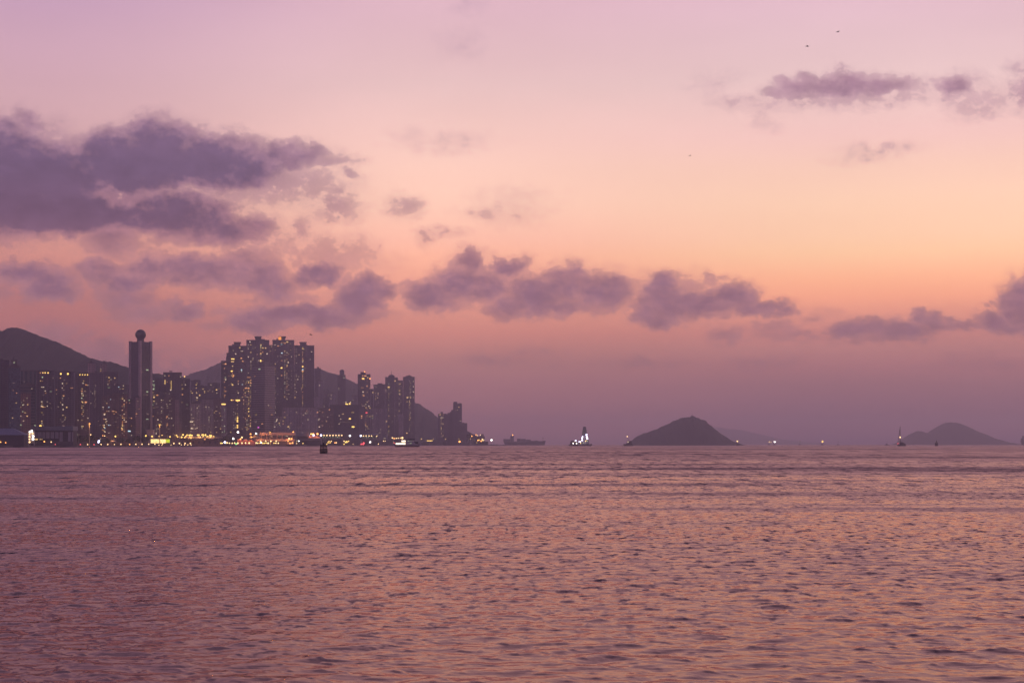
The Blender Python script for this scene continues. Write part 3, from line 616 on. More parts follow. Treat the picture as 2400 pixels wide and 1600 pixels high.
lit(b, ex=((386.5,881,2.6,3.4,'w'),(396,881,2.6,3.4,'o'),(386.8,896,2.2,12,'y'),(401.3,902.5,2.6,25,'y'),(400,914,3.4,3,'w'),(392,896,2,2,'o'),(399,898,1.6,2,'o'),(388,922,2,2,'w')), n=8, pal='dw')
b = building(OT, 419,445,889,150,'gl','tall tower with a dark glass centre right of the strip-lit tower','office tower',3,tops=((424,443,888,'box'),))
lit(b, ex=((425.5,901.5,4,2.6,'y'),(434.5,901.5,2.6,2.4,'w'),(427.5,911,5,2.6,'y'),(427,924.5,5,2,'o'),(425.5,943,4,2.6,'y'),(438.5,948,5,1.6,'g'),(438,957,7,1.2,'d')), n=5, pal='dw')
b = building(AT, 426,433,884,420,'pl','thin pale tower sliver with one yellow roof lamp, left of the hill notch',bays=1,depth=12); lit(b, ex=((434-1.5,882.5,3,3,'Y'),), n=3, pal='d')
b = building(AT, 363,386,934,100,'br','brown residential slab with white window dots, right foot of the globe tower',bays=3); lit(b, ex=((363+15,1008-20,2.6,2,'w'),), cols=((379,.35,'wd',945,1010),(370,.25,'wd',945,1010)), n=24, pal='wdd')
b = building(AT, 386.5,410,930,90,'br','brown residential slab with orange window dots beneath the strip-lit tower',bays=3); lit(b, ex=((390,978.5,3.4,4,'o'),), cols=((392,.4,'wod',940,1010),(396,.3,'wd',940,1010)), n=26, pal='wddo')
b = building(AT, 410.5,420,936,80,'pk','plain pinkish narrow slab left of the dark glass centre',bays=1,depth=14); lit(b, n=6, pal='d')
b = building(AT, 447,470,893,420,'dk','greyish tower with scattered yellow lights at the hill notch',bays=3,tops=((454,468,890,'box'),))
lit(b, ex=((448,917,3,3,'y'),(450.5,921,4,2.4,'y'),(461,921.5,3.4,3,'w'),(467.5,927,3.4,3,'y'),(462,932,4,4,'w'),(468,926,3,3,'y'),(457,930,3,2,'d')), cols=((460,.35,'wy',897,940),(465,.3,'wyd',897,940)), n=14, pal='wyd')
b = building(AT, 445,472,946,110,'pl','pale residential tower with a band of white lights near mid height, below the hill notch',bays=3)
lit(b, ex=((447,988,12,3,'w'),(450,1004,7,2.2,'w'),(458,1004,3,2,'w')), cols=((449,.5,'wd',950,1012),(453,.4,'wd',950,1012),(462,.3,'wd',950,1012)), n=22, pal='wdd')
b = building(AT, 473,500,937,120,'pl','pale residential tower with vertical ribs, second right of the globe tower flats',bays=4); lit(b, cols=((479,.3,'d',945,1010),(490,.4,'wd',945,1010)), n=22, pal='wdd')
b = building(AT, 500.5,519,934,130,'br','brown residential tower just left of the stepped dark high-rise',bays=3); lit(b, ex=((508,953,2.6,2.4,'w'),(515,968,3,2.6,'y')), n=24, pal='wdyd')
b = building(AT, 486,516,899,700,'dk','hillside tower with starry white lights behind the pale flats',bays=3); lit(b, ex=((494.5,902,3,3,'w'),(507.5,913.5,4,3,'y'),(508,921,3,3,'w'),(475+12,917,3,3,'y')), n=26, pal='wyyd',zmin=40)
b = building(AB, 466,487,905,620,'dk','low hillside block glittering with yellow lights, right of the hill notch','apartment block',3); lit(b, ex=((476,911.5,3,3,'y'),(479.5,917,3,2.6,'y'),(468,927,4,3,'y'),(467,933,3,3,'w')), n=24, pal='yywd',zmin=30)
# ---- central high-rise group
b = building(AT, 518.5,541,847,260,'gl','dark outer tower with orange top windows, leftmost of the central high-rise group',bays=2)
lit(b, ex=((523,853,3,3,'o'),(528.5,853,5,3.4,'o'),(528,876,3,2.4,'d'),(528,885,4,4,'g'),(529,889.5,3,3,'w'),(527,894,4,2,'d'),(527,908,5,2.6,'o'),(528,917,6,3,'o'),(523,922,3,2,'d'),(527,926,5,3,'o')), cols=((526,.3,'oyd',850,1000),), n=8, pal='od')
T1 = building(AT, 535.5,578,812,560,'dk','central high-rise with a flared crown, first of four, left end of the group',bays=4,group='four high-rises with flared crowns')
lit(T1, ex=((562,815.5,4,3.4,'y'),(567,823.5,7,2.4,'w'),(547,822,3,2.4,'w'),(552.5,830,3.4,3,'w'),(564,840,8,2.6,'o'),(569,847,5,3,'o'),(558,861.5,3.4,2.4,'w'),(566,867.5,3.4,4,'c'),(566,871.5,3,2.4,'g'),(558,871,3.4,2.6,'y'),(573,858,2,2,'d')), cols=((558,.35,'wyo',880,960),(566,.3,'wyd',880,960)), n=12, pal='wyd',zmin=120)
T2 = building(AT, 577.5,631,798.5,560,'dk','central high-rise with a flared crown, second of four, tallest dark one',bays=5,group='four high-rises with flared crowns')
lit(T2, ex=((586,801.8,3,2.4,'w'),(582,809,3.4,2.6,'w'),(611.5,809,3,3.4,'y'),(611,812,3,3,'g'),(616,816,5,3,'y'),(622.5,816,3,3,'y'),(616,826,4,4,'o'),(603,831.5,3,3,'o'),(611,830,4,3,'y'),(626,829.5,3,3,'w'),(611,846,3.4,5,'Y'),(616,846.5,4,2.6,'o'),(606,845.5,3.6,2.6,'w'),(588,826.5,4,3,'y'),(582,837,3,2.4,'w')), cols=((611,.7,'yygwo',802,850),(616,.45,'wyd',802,850),(582,.25,'wd',802,880),(588,.3,'wyd',802,880),(593,.2,'wd',802,870)), n=10, pal='wyd',zmin=130)
T3 = building(AT, 638.8,689.5,798.5,560,'dk','central high-rise whose flared crown glows orange, third of four',bays=5,group='four high-rises with flared crowns')
lit(T3, ex=((660,803.8,3,2.4,'o'),(664,803.6,2.6,2.4,'o'),(660,807.5,4,3,'c'),(673.5,802,5,3.4,'y'),(668,805,3.4,2.4,'o'),(652,811.5,5,2.4,'o'),(660.5,828,4.4,3,'c'),(660,845.5,5,3,'o'),(659.8,862.6,4.4,3.4,'Y'),(673,857,3.6,3,'y'),(675.5,849.8,3.4,3,'w'),(660,880,3.4,3,'o')), cols=((667.5,.72,'yywgo',820,945),(672.5,.42,'wyo',820,945),(677,.3,'wyd',820,945),(645,.45,'wyd',800,945),(683,.25,'wd',830,930),(651,.15,'wd',830,930)), n=10, pal='wyd',zmin=90)
T4 = building(AT, 690,736.5,811,560,'dk','high-rise with a bright window column, rightmost of four flared crowns',bays=5,group='four high-rises with flared crowns')
lit(T4, ex=((709.5,815,3.4,2.4,'y'),(709.8,818,5,3,'y'),(701,832.5,2.6,2.6,'y'),(730.5,825,2.4,2,'w'),(710,845.5,4.4,3,'y'),(709.5,859.5,4,3,'Y'),(709.5,866.5,4,3,'c'),(709.5,870,4.6,3.4,'o'),(698,889.5,2.6,2.6,'w'),(700,883,3.4,2.4,'w')), cols=((709.3,.85,'yyooyw',822,985),(706.5,.18,'wo',860,985),(691.5,.42,'wyd',815,940),(694.5,.32,'wd',815,940),(715,.12,'wd',850,960)), n=8, pal='wd',zmin=90)
for T, c0, c1, yc, mk in ((T1,548,564.6,801.8,None),(T2,596.8,613,788.5,None),(T3,652.8,670,788.5,'O'),(T4,701.8,718.6,801.6,None)):
    z0, z1 = T.h, T.lz(yc); l0, l1 = T.lx(c0), T.lx(c1); mid = (l0+l1)/2; rw = (l1-l0)/2
    m = MB(); q0, q1 = rw*.80, rw; zs_ = z0+(z1-z0)*.35
    sq = lambda r: [(mid-r,-r),(mid+r,-r),(mid+r,r),(mid-r,r)]
    m.prism(sq(q0), z0, zs_); m.prism(sq(q0), zs_+.01, z1-1.4, sq(q1)); m.prism(sq(q1+.4), z1-1.39, z1)
    cr = m.build('crown', M_CONC, T.r)
    if mk:
        m = MB(); m.box(l0-.1, l0+rw*.75, -rw-.6, -rw-.3, z0+(z1-z0)*.12, z1-1.6); m.build('crown_lantern', glow('crown_orange_glow', (1.0,0.33,0.05), 1.5), T.r)
b = building(AT, 631.2,638.6,810,575,'dk','narrow link block in the gap between the two tallest crowned high-rises',bays=1,depth=14); lit(b, ex=((633.5,823,2.4,2.6,'y'),(636,812,3,2.6,'y')), n=6, pal='wyd',zmin=90)
b = building(AT, 530,563.5,838,330,'bd','stepped dark tower with bright yellow bands near its top, front left of the crowned group',bays=3,tops=((531,541,827.5,'wing'),),depth=26)
lit(b, ex=((545.5,841.6,8.4,2.4,'Y'),(543,847.8,13,2.6,'y'),(541.5,870,8.6,3,'Y'),(543,880.5,6,3,'y'),(547,880.5,3.6,5,'o'),(546,883.5,3,3,'o'),(542.5,899,4,3,'y'),(545,902,4,4,'y'),(522.5+10,937.6,5,2.6,'o'),(539.5,937.6,9,2.8,'Y'),(546,937.6,6,2.4,'o'),(557.5,938,12,3.4,'Y'),(556.5,969.5,3.6,3,'y'),(556.5,975,3.6,3,'y'),(556.5,979,3.6,3,'Y'),(556.5,983.5,3.6,3,'Y'),(556.5,987.5,3.8,3,'Y'),(556.5,997,3.8,3,'Y'),(556.5,1001.5,3.8,3,'Y')), cols=((548,.6,'wd',950,1008),(551.5,.6,'wd',950,1008),(556.5,.4,'y',905,965),(545,.25,'yo',850,930),(558.5,.4,'wo',880,940)), n=6, pal='yo')
b = building(AT, 516,530.5,945,210,'pl','pale slim block with a yellow top band, left foot of the stepped dark tower',bays=2,depth=14)
lit(b, ex=((523.5,947,12,3,'Y'),), cols=((521,.35,'gyd',955,1015),(526,.3,'gd',955,1015)), n=8, pal='gdw')
b = building(AT, 564.5,590,884,340,'dk','tower crowded with orange lit windows, left of the banded office tower',bays=3)
lit(b, ex=((583,884.5,10,2.6,'o'),(587.5,891,3.6,3.4,'o'),(588,897.5,3.6,2.6,'o'),(577,909.5,8,2.6,'o'),(583,910,4,3,'o'),(568,901,4,3,'c')), cols=((571,.45,'yod',890,1010),(575,.5,'yod',890,1010),(579,.7,'yow',890,1010),(583,.75,'yoYw',890,1010),(587,.65,'yow',890,1010)), n=12, pal='yod')
D = Ds(617)+300; Xc = wx(617.5, D); a = math.atan2(Xc, D); s_ = D/FOC*math.cos(a)
ob = empty('office_tower', (Xc, D, GZ), -a+math.radians(-40)); tag(ob, 'horizontally banded office tower seen on its corner, in front of the crowned high-rises', 'office tower')
sa, sb = 29.5*s_/math.cos(math.radians(40)), 23.5*s_/math.sin(math.radians(40)); h = wz(857.5, D)-GZ
# long side turned to the left, short side to the right
m = MB(); m.box(-sa/2, sa/2, -sb/2, sb/2, -1, h); m.build('wall', FM['ba'], ob)
m = MB(); m.box(-sa*.2, sa*.25, -sb*.2, sb*.2, h, wz(848, D)-GZ); m.build('rooftop_room', M_CONC, ob)
m = MB()
for (q0,q1,q2,q3) in ((-sa/2-.3,sa/2+.3,-sb/2-.3,-sb/2+.4),(-sa/2-.3,sa/2+.3,sb/2-.4,sb/2+.3)): m.box(q0,q1,q2,q3,h+.01,h+1.6)
m.build('parapet', M_CONC, ob)
for (fx, py, w, mk) in ((.58,865.5,6,'g'),(.22,882,4.5,'o'),(.25,917,3,'d'),(.3,971.5,6,'y'),(.5,1001.5,4.5,'m'),(.3,989,4,'d'),(.8,993,5,'o'),(.85,917,3,'d')):
    window_at(ob, -sa/2+fx*sa, wz(py, D)-GZ, -sb/2-.2, w*s_, 2.4*s_, mk)
for (fy, py, w, mk) in ((.6,882,2,'w'),(.35,950,2,'w'),(.6,955,2,'o'),(.2,938,2,'d'),(.7,971.5,4,'o'),(.3,917,2,'d')):
    o = window_at(ob, sa/2+.2, wz(py, D)-GZ, -sb/2+fy*sb, .25, 2.0*s_, mk); o.scale = (.25, w*s_, 2*s_)
b = building(AB, 661,745,955,250,'pl','long pale slab block dotted with small white lights, below the crowned high-rises','apartment block',12,depth=22)
lit(b, ex=((756-12,966,3.4,3,'o'),(711,972.5,2.6,2.6,'w'),(695,966,2.4,2.4,'w'),(717,969,2.6,2.6,'w'),(667.5,978,4,3,'y'),(676,999.5,5,2,'y'),(722,983,3,2.6,'w'),(664,986.5,3.6,3,'y'),(654.5+9,993,3,3,'o'),(716,968,2.6,2,'w'),(700,1003,2.4,2.4,'d')), n=60, pal='wdddyo')
b = building(AB, 745.5,782,957,230,'br','lower slab block with orange lights, left of the big dark slab','apartment block',6,depth=22)
lit(b, ex=((756.5,966,3.6,3,'o'),(772,960,3.4,3,'o'),(755.5,996.5,3.6,3,'o'),(765,987,3,3,'y'),(748.5,1000,3,3,'w'),(745+2,983,3,3,'w'),(768,977,2.6,2.4,'w')), n=34, pal='wddo')
b = building(AT, 641,661,975,200,'pl','short pale block squeezed between banded office tower and long slab',bays=3)
lit(b, ex=((649,983,3.6,3.4,'w'),(643.5,1000,3.4,3,'w'),(654.5,991.5,3,3,'y'),(655,995,2.6,2.6,'g'),(648,986.5,3,3,'w')), n=20, pal='wydd')
b = building(AT, 642,652,925,480,'dk','thin grey tower with faint white lights directly right of the banded office tower',bays=1,depth=14); lit(b, cols=((645.5,.55,'wd',930,990),), n=6, pal='wd')
for (x0,x1,yt,dD,lb) in ((653,668,934,430,'small hazy tower under the orange crown, behind the long slab'),(676,690,928,430,'small hazy tower between two columns of lit windows, behind the long slab'),(716,732,940,420,'small hazy tower at the foot of the rightmost crowned high-rise')):
    b = building(AT, x0,x1,yt,dD,'dk',lb,bays=2); lit(b, n=9, pal='wd')
# hillside towers between the crowned group and the dark slab
for (x0,x1,yt,dD,fc,lb,ex) in (
 (738,752,866-2,1150,'dk','flat hillside block on the skyline just right of the crowned group',()),
 (746,757,893,900,'pl','pale hazy tower on the slope right of the crowned group, tallest of its cluster',((743+6,903,2.4,2.2,'w'),)),
 (758,771,916,800,'dk','small slope tower with a few dim lights, centre of the hazy cluster',((776-7,926.5,2.8,2.6,'w'),(774-8,934,2.4,2.4,'w'))),
 (772,786,922,780,'pl','small slope tower with one bright white light above the dark slab',((776.5,926.2,2.8,2.6,'w'),(776,934.2,2.4,2.2,'w'))),
 (757,768,934,640,'dk','stubby hazy block directly over the lower slab block',()),
 (733,747,930,640,'pl','faint hazy block at the right foot of the crowned group',())):
    b = building(AT, x0,x1,yt,dD,fc,lb,bays=2); lit(b, ex=ex, n=11, pal='wddd')
# ---- right-hand group
b = building(AT, 791.5,810,879.5,900,'dk','slim hazy tower with a rounded cap on the hill slope',bays=2,tops=((796,807,868,'wing'),(797,806,865.8,'dome',868))); lit(b, ex=((806,885.5,3,3,'g'),(794,910,2.4,2.2,'w'),(805,926,3,2,'d'),(806,943,2.4,2.4,'w')), n=8, pal='wd',zmin=60)
b = building(AB, 773.5,841,949.5,120,'gl','big dark slab with a few wide orange windows, lower right of the crowned group','office block',6,tops=((774,783,948,'box'),),depth=26)
lit(b, ex=((804,970,3.6,3,'y'),(800,970,2,1.6,'d'),(826.5,966.5,8,1.6,'y'),(820,981,5.4,3.4,'Y'),(827.5,1000,7.4,3.4,'Y'),(799,988.5,2.4,2,'w'),(795,974,2,2,'w'),(798.5,981.5,3,1.6,'w'),(795,992.5,2.4,2,'w'),(812,988.5,20,.8,'d')), cols=((795,.3,'wd',965,1010),), n=5, pal='d')
b = building(AB, 809,826,943,330,'pl','hillside block with two bright yellow lamps, peeking above the big dark slab','apartment block',3); lit(b, ex=((811.5,946.5,4,3,'Y'),(814.5,947,3,2.6,'Y'),(819.5,946,4,3.4,'Y'),(821.5,942.5,3,2.4,'w'),(806+5,942.5,2.4,2.4,'w')), n=8, pal='wd')
b = building(AT, 824,838,927,420,'pl','small pale tower left of the orange-lit tower, above the big dark slab',bays=2,tops=((825,837,926,'box'),)); lit(b, ex=((827.5,938,5,2,'w'),(826,928,3,2,'d')), n=12, pal='wdd')
b = building(AT, 838.5,868,878,200,'dk','tower with orange lit upper windows and a capped roof, centre of the right-hand group',bays=4,tops=((845,857,872,'wing'),(853,856.5,870.6,'box',872)))
lit(b, ex=((854.5,871.6,2.6,2,'O'),(850,881,3,2.4,'o'),(856,881,7,2.4,'o'),(862,885,2.6,2.4,'y'),(851,887.4,6.6,3,'Y'),(867,887.6,3,2,'O'),(860.5,905,4,3.4,'o'),(867,910,3,3,'o'),(847.5,908.6,3.4,3,'o'),(851,909,4,2,'o'),(851,918.5,3.6,3,'w'),(852.5,927,5,2.6,'o'),(850,951,3,2.4,'w'),(854,951,3,2.4,'w'),(864.5,951.8,4,3,'w'),(858,955,3,2.4,'y'),(866.8,956,3,3,'y'),(847.5,974.6,4,3,'o'),(847.3,979,3.6,3,'o'),(859,967,5,2.4,'r'),(868-1,975.6,3,3,'y'),(857,995,3,2.6,'o')), cols=((860.5,.4,'yod',885,1010),(857.5,.35,'dow',930,1010),(864.5,.35,'dow',930,1010)), n=12, pal='dow')
b = building(AT, 868.3,875,912,420,'dk','narrow tower sliver against the right side of the orange-lit tower',bays=1,depth=12,tops=()); lit(b, ex=((876-2,919.5,2.6,2.4,'y'),), n=4, pal='wd')
b = building(AT, 875.5,902.5,902,450,'dk','hazy tower with a dotted window column, left of the pointed-roof tower',bays=4,tops=((885,896,898,'wing'),(896,902,900,'box')))
lit(b, ex=((886,924,3.4,3,'o'),(885,932,3,2.4,'y'),(887,944,2.4,2.2,'d')), cols=((880.5,.75,'ydw',915,950),(886,.3,'wd',915,990),(882,.25,'w',950,1000)), n=18, pal='wdd')
b = building(AB, 872,908,957,260,'pl','wide pale block in front of the dotted hazy tower','apartment block',5); lit(b, ex=((905.5,987.5,3,2.4,'y'),(889.5,1014,5,2.4,'w'),(872.5,975,4,3,'y'),(873,980,4,3,'g')), cols=((872+2.5,.4,'gyd',970,1000),), n=26, pal='wdd')
b = building(AT, 902.8,925,884.5,420,'dk','hazy tower with a pyramid roof and a thin spire',bays=3,tops=((910.5,924.5,880.4,'wing'),(910.2,924.8,876.6,'pyr',880.4),(917.2,918,868,'mast',877)))
lit(b, ex=((911,907.4,5.4,2.6,'y'),), cols=((911.3,.72,'yygw',898,1020),(905,.2,'wd',900,990)), n=14, pal='wd')
b = building(AT, 925.2,944.5,892,430,'dk','hazy stepped tower joined right of the spire tower',bays=3,tops=((925.3,932.6,884.6,'wing'),))
lit(b, ex=((925.8,892.6,3,3,'y'),(937,899.4,6,2.6,'y'),(937,924,3,3,'y'),(938.5,972,4.4,3,'Y'),(921+4,975,3,2.6,'y'),(937,916,2.4,2.4,'y')), cols=((935.5,.5,'ywd',895,1000),(939.5,.35,'ywd',895,960)), n=14, pal='wdy')
b = building(AT, 945,972,884,430,'dk','broad hazy tower with two yellow window columns, right end of the spire group',bays=4,tops=((951,964.5,880.6,'wing'),(957,961,879,'box',880.6)))
lit(b, ex=((955,931.4,5,2.6,'y'),(962,931.4,4,2.4,'y'),(954.2,941.4,3.6,3,'y'),(969,893.8,2.6,2.4,'w'),(969,906,2.4,2.2,'w'),(969,918.5,2.4,2.2,'w'),(969,931.4,2.4,2.2,'w'),(953.5,1014.6,3,2.6,'y')), cols=((959.8,.62,'ywyd',888,1012),(962.6,.55,'ywd',888,1000)), n=12, pal='wd')
b = building(AT, 934,944,970,330,'pl','thin pale pillar-like block in front of the stepped hazy tower',bays=1,depth=12); lit(b, n=4, pal='d')
# ---- lone group at the point
b = building(AT, 1026.5,1049,971,330,'dk','tower with a yellow window column, leftmost of the lone group at the point',bays=3,tops=((1028,1046,969,'box'),(1032.5,1038.5,965,'wing')),D=5900)
lit(b, ex=((1038.5,971.6,3,2.4,'y'),(1031.5,971.6,3.4,2.4,'y'),(1034,978.5,2.4,2.2,'w'),(1038,978.5,2.4,2.2,'w')), cols=((1034,.6,'yyw',980,1024),(1038.5,.65,'yyw',990,1024)), n=6, pal='d')
b = building(AT, 1049,1062,968,330,'dk','plain hazy slab between the yellow-column tower and the twin-topped tower',bays=2,D=5960); lit(b, n=2, pal='d')
b = building(AT, 1062,1082.5,947,330,'dk','tallest tower at the point, its top split into two rounded peaks',bays=3,D=5920,tops=((1062.4,1071.6,942,'wing'),(1062.6,1071.4,940.6,'dome',942),(1073,1082,945,'wing'),(1074.5,1081.5,943.8,'dome',945)))
lit(b, ex=((1075.5,954,3.4,2.6,'y'),(1072.5,960.5,3,2.2,'w'),(1067.5,961,2.4,1.8,'d'),(1079,986,2.6,2,'w')), n=3, pal='d')
b = building(AT, 1057.5,1062,961,330,'dk','thin lower shoulder tower clinging to the left of the twin-topped tower',bays=1,D=5980,depth=10)
b = building(AT, 1081,1095,992,330,'dk','short slab stepping down right of the twin-topped tower',bays=2,D=5900); lit(b, n=2, pal='d')
print('city', len(bpy.data.objects))
# ------------------------------------------------------------------ the waterfront: lamps, low buildings, trees
def unit_mesh(name, fn, m):
    b = MB(); fn(b); return b.mesh(name, m)
POLE_M = unit_mesh('pole', lambda b: b.prism([(math.cos(i*math.pi/3)*.16, math.sin(i*math.pi/3)*.16) for i in range(6)], 0, 1, [(math.cos(i*math.pi/3)*.09, math.sin(i*math.pi/3)*.09) for i in range(6)]), M_DARK)
BULBS = {}
def bulb_mesh(mk):
    if mk not in BULBS: BULBS[mk] = unit_mesh('lamp_head', lambda b: b.sphere((0,0,0), 1.0, 10, 6), GL[mk])
    return BULBS[mk]
def ordinal(n):
    return str(n)+('th' if 10 <= n % 100 <= 20 else {1:'st',2:'nd',3:'rd'}.get(n % 10, 'th'))
def lamp(px, py, rpx, mk, dD, label, group=None, name='street_lamp', cat='street lamp', D=None, gz=GZ, wide=1.0):
    D = D or Ds(px)+dD; s = D/FOC; z = wz(py, D)
    r = empty(name, (wx(px, D), D, gz)); tag(r, label, cat, group)
    p = bpy.data.objects.new('pole', POLE_M); COL.objects.link(p); p.parent = r; p.scale = (1, 1, max(z-gz-rpx*s*.8, .4))
    h = bpy.data.objects.new('lamp_head', bulb_mesh(mk)); COL.objects.link(h); h.parent = r; h.location = (0, -.2, z-gz); h.scale = (rpx*s*wide, rpx*s, rpx*s)
    return r
CN = {'Y':'yellow','O':'orange','W':'white','B':'bluish white','r':'red','k':'warm white','G':'green','y':'dim yellow','g':'pale green','w':'cream','d':'dull'}
def lamp_row(desc, group, items, dD, r=1.3, gz=GZ):
    for i, it in enumerate(items):
        x, y = it[0], it[1]; mk = it[2] if len(it) > 2 else 'k'; rr = it[3]*.88 if len(it) > 3 else r
        lamp(x, y, rr, mk, dD, f"{CN[mk]} lamp, {ordinal(i+1)} from the left {desc}", group, gz=gz)
lamp_row('on the left seawall beneath the dark towers', 'lamps on the left seawall',
  [(1.5,1035.5,'O'),(13.3,1037,'O',1.2),(52,1036.5,'O'),(85,1037,'d',1.4),(104,1034.5,'O',1.7),(120,1035.3,'k'),(129.5,1041,'r',1.2),(141,1041,'r',1.5),(145.5,1041),(156.5,1041),(173,1041),(188.6,1041.3,'r',1.5),(205.5,1041.2),(220.6,1041.3,'r',1.5),(237,1041),(252.6,1041),(268,1041,'k',1.2),(283.5,1040.7),(304,1040.8,'O',1.2),(318.5,1040.5),(333,1040.5),(348.5,1040.3)], 6)
lamp_row('in the upper row under the globe tower', 'lamps behind the trees',
  [(181,1018,'g',1.1),(186,1018,'d',1.1),(212.5,1018.3,'k',1.5),(241,1020.5,'O',1),(245.5,1021,'k',1.2),(256.5,1022,'Y',1.7),(270.5,1022.2,'Y',2.2),(293.5,1024.5,'Y',1.9),(297,1023.8,'Y',2.0),(309.5,1023.4,'Y',2),(322.3,1021.3,'k',1.5),(324.5,1022.5,'k',1.2),(342,1021,'Y',2.3),(356.4,1022.2,'Y',2.2),(366,1015.5,'w',1.4),(373.6,1022,'Y',1.8),(380,1020.5,'Y',2.1)], 75)
fl = [(398.5,1023,'Y',1.9),(404.8,1020.6,'k',1.5),(409,1020,'Y',2.1),(413.8,1020,'Y',1.6),(417.8,1020.6,'Y',2.2),(416.3,1023.2,'Y',1.6),(426,1024,'Y',2),(429,1018.5,'Y',2.1),(433.3,1024.8,'Y',1.8),(435.6,1022,'O',1.5),(438.3,1019.2,'Y',2),(443.5,1019.8,'Y',2),(446.4,1019.2,'Y',2.2),(449.6,1020,'Y',2),(447.2,1026.3,'Y',1.7),(453,1025,'Y',1.8),(463,1019,'Y',1.9),(466,1019,'Y',2),(466.6,1024,'Y',1.8),(472,1019,'Y',2),(475.8,1018,'Y',1.9),(476.4,1021.2,'Y',1.9),(481.3,1019,'Y',2.3),(484.4,1023,'Y',1.7),(487,1022.3,'Y',1.8),(492.3,1020,'Y',2),(492.7,1023,'Y',2),(495.8,1020.6,'Y',1.9),(500.8,1022.5,'Y',1.6)]
lamp_row('in the yellow cluster on the elevated road', 'lamps crowding the elevated road', fl, 70)
lamp_row('high above the elevated road, before pale flats', 'high dim lamps', [(470,1012.8,'y',1.9),(493.7,1013.2,'y',1.4),(508,1012.6,'y',1.6),(526.3,1012.8,'g',1.5),(541,1012.2,'y',1.5)], 90)
lamp_row('in the promenade row right of the pavilion', 'promenade lamps',
  [(363,1040.2),(381,1039,'k',1.6),(394.3,1038.8,'k',1.6),(407.5,1038.5,'k',1.7),(420.6,1038.5,'k',1.8),(433.6,1038.6,'k',1.7),(446.2,1038.5,'k',1.7),(458.8,1038.4,'k',1.7),(471.4,1038.5,'k',1.7),(483.5,1038.5,'k',1.6),(495.7,1038,'k',1.9),(507,1038,'k',2.1),(517.5,1038,'Y',1.8),(520.4,1038.4,'Y',1.6),(532.2,1037.3,'k',2),(537.8,1038,'k',1.6),(544.3,1038.3,'k',1.6),(550,1037.6,'k',1.7),(557.5,1038,'k',2.2),(567.2,1037.8,'k',1.9),(575.6,1037.6,'k',1.8),(584,1037.8,'k',2.2),(590.5,1038,'Y',1.7),(593.6,1038.2,'k',1.6),(600,1037.6,'k',2.2),(604,1038,'k',1.6),(608.6,1038,'Y',1.5),(612.3,1037,'W',1.8),(616,1038,'Y',1.8),(620,1038,'Y',1.6),(624,1037.6,'Y',1.6),(628.6,1038,'k',2.1),(642.3,1038,'Y',1.6),(646.5,1038.2,'k',1.6),(652.3,1038,'k',1.6),(662.3,1039.2,'k',1.6)], 10)
lamp_row('in the lowest row below the elevated road', 'tiny quay edge lamps',
  [(372.5,1042.4,'k',1.1),(379.6,1042.4,'k',1.1),(393.3,1042.3,'k',1.1),(400.6,1042.3,'k',1.2),(409.5,1041.8,'d',1.1),(425,1041.8,'k',1),(432.6,1042,'k',1.1),(440.3,1042,'k',1.1),(447.8,1042,'k',1.1),(461.5,1041.8,'k',1.1),(468.8,1041.9,'k',1.1),(480.7,1041.8,'k',1),(486.2,1041.8,'k',1.1)], 4, gz=GZ)
lamp_row('in the row before the market hall', 'lamps before the market hall',
  [(597.2,1033.3,'k',1.6),(610.3,1033.3,'k',1.7),(622.7,1033.3,'k',1.7),(635,1033.5,'k',1.8),(647.2,1033.2,'k',1.8),(657.6,1033,'k',1.8)], 30)
lamp_row('on the pier quay right of market hall', 'lamps on the pier quay',
  [(682.6,1033.3,'k',1.7),(695,1033.2,'y',1.6),(700.4,1033.2,'W',1.6),(712,1033.3,'y',1.7),(717.6,1033.2,'y',1.6),(723.3,1033.3,'y',1.5),(730.6,1035.6,'Y',2.3),(738.6,1033.5,'W',1.6),(771,1033.3,'k',1.3),(776.5,1033.3,'k',1.4),(781,1033.4,'k',1.4),(785.8,1033.3,'k',1.4),(791,1033.3,'k',1.4),(801,1033.3,'k',1.4),(806.4,1033.4,'k',1.4),(812.5,1035,'Y',2.6),(809.5,1036,'Y',1.6),(817,1033.4,'Y',1.6),(867.4,1035.6,'W',2.2),(872.8,1035.6,'Y',2.0),(899,1033.3,'k',1.4),(903,1033.5,'k',1),(907.5,1033.5,'k',1),(912,1033.5,'k',1)], 40)
lamp_row('at the water line between buoy and ferry', 'low quay lamps by the buoy',
  [(686.3,1038.8,'k',1.2),(695,1038.7,'k',1.3),(702,1038.7,'d',1.1),(710,1038.6,'Y',1.4),(740.6,1040.6,'Y',1.6),(751,1037.4,'r',1.4),(766,1040.5,'Y',1.4),(769,1036.7,'Y',1.7),(773.5,1036.7,'Y',1.7),(785,1037,'O',1.3),(788,1036.9,'k',1.4),(791,1037,'k',1.3),(799.5,1040.4,'Y',1.4),(806.4,1040.4,'Y',1.5),(827.5,1040.2,'y',1.2),(887,1040,'k',1.2)], 8)
lamp_row('in the orange string behind the ferry', 'lamps behind the ferry',
  [(919.8,1025.7,'k',1.6),(923.9,1027.2,'O',1.5),(928.5,1026.5,'k',1.5),(933.6,1026.4,'k',1.4),(938.4,1026.2,'Y',1.3),(943,1025.7,'k',2.8)], 80)
lamp_row('on the road towards the point', 'lamps on the road to the point',
  [(987.5,1028.2,'y',1.6),(1015.4,1028.5,'y',1.6),(1044.5,1028.6,'y',1.3),(1075.7,1028.6,'y',1.3),(1102.2,1028,'y',1.3),(1105.8,1021.7,'O',1.4)], 90)
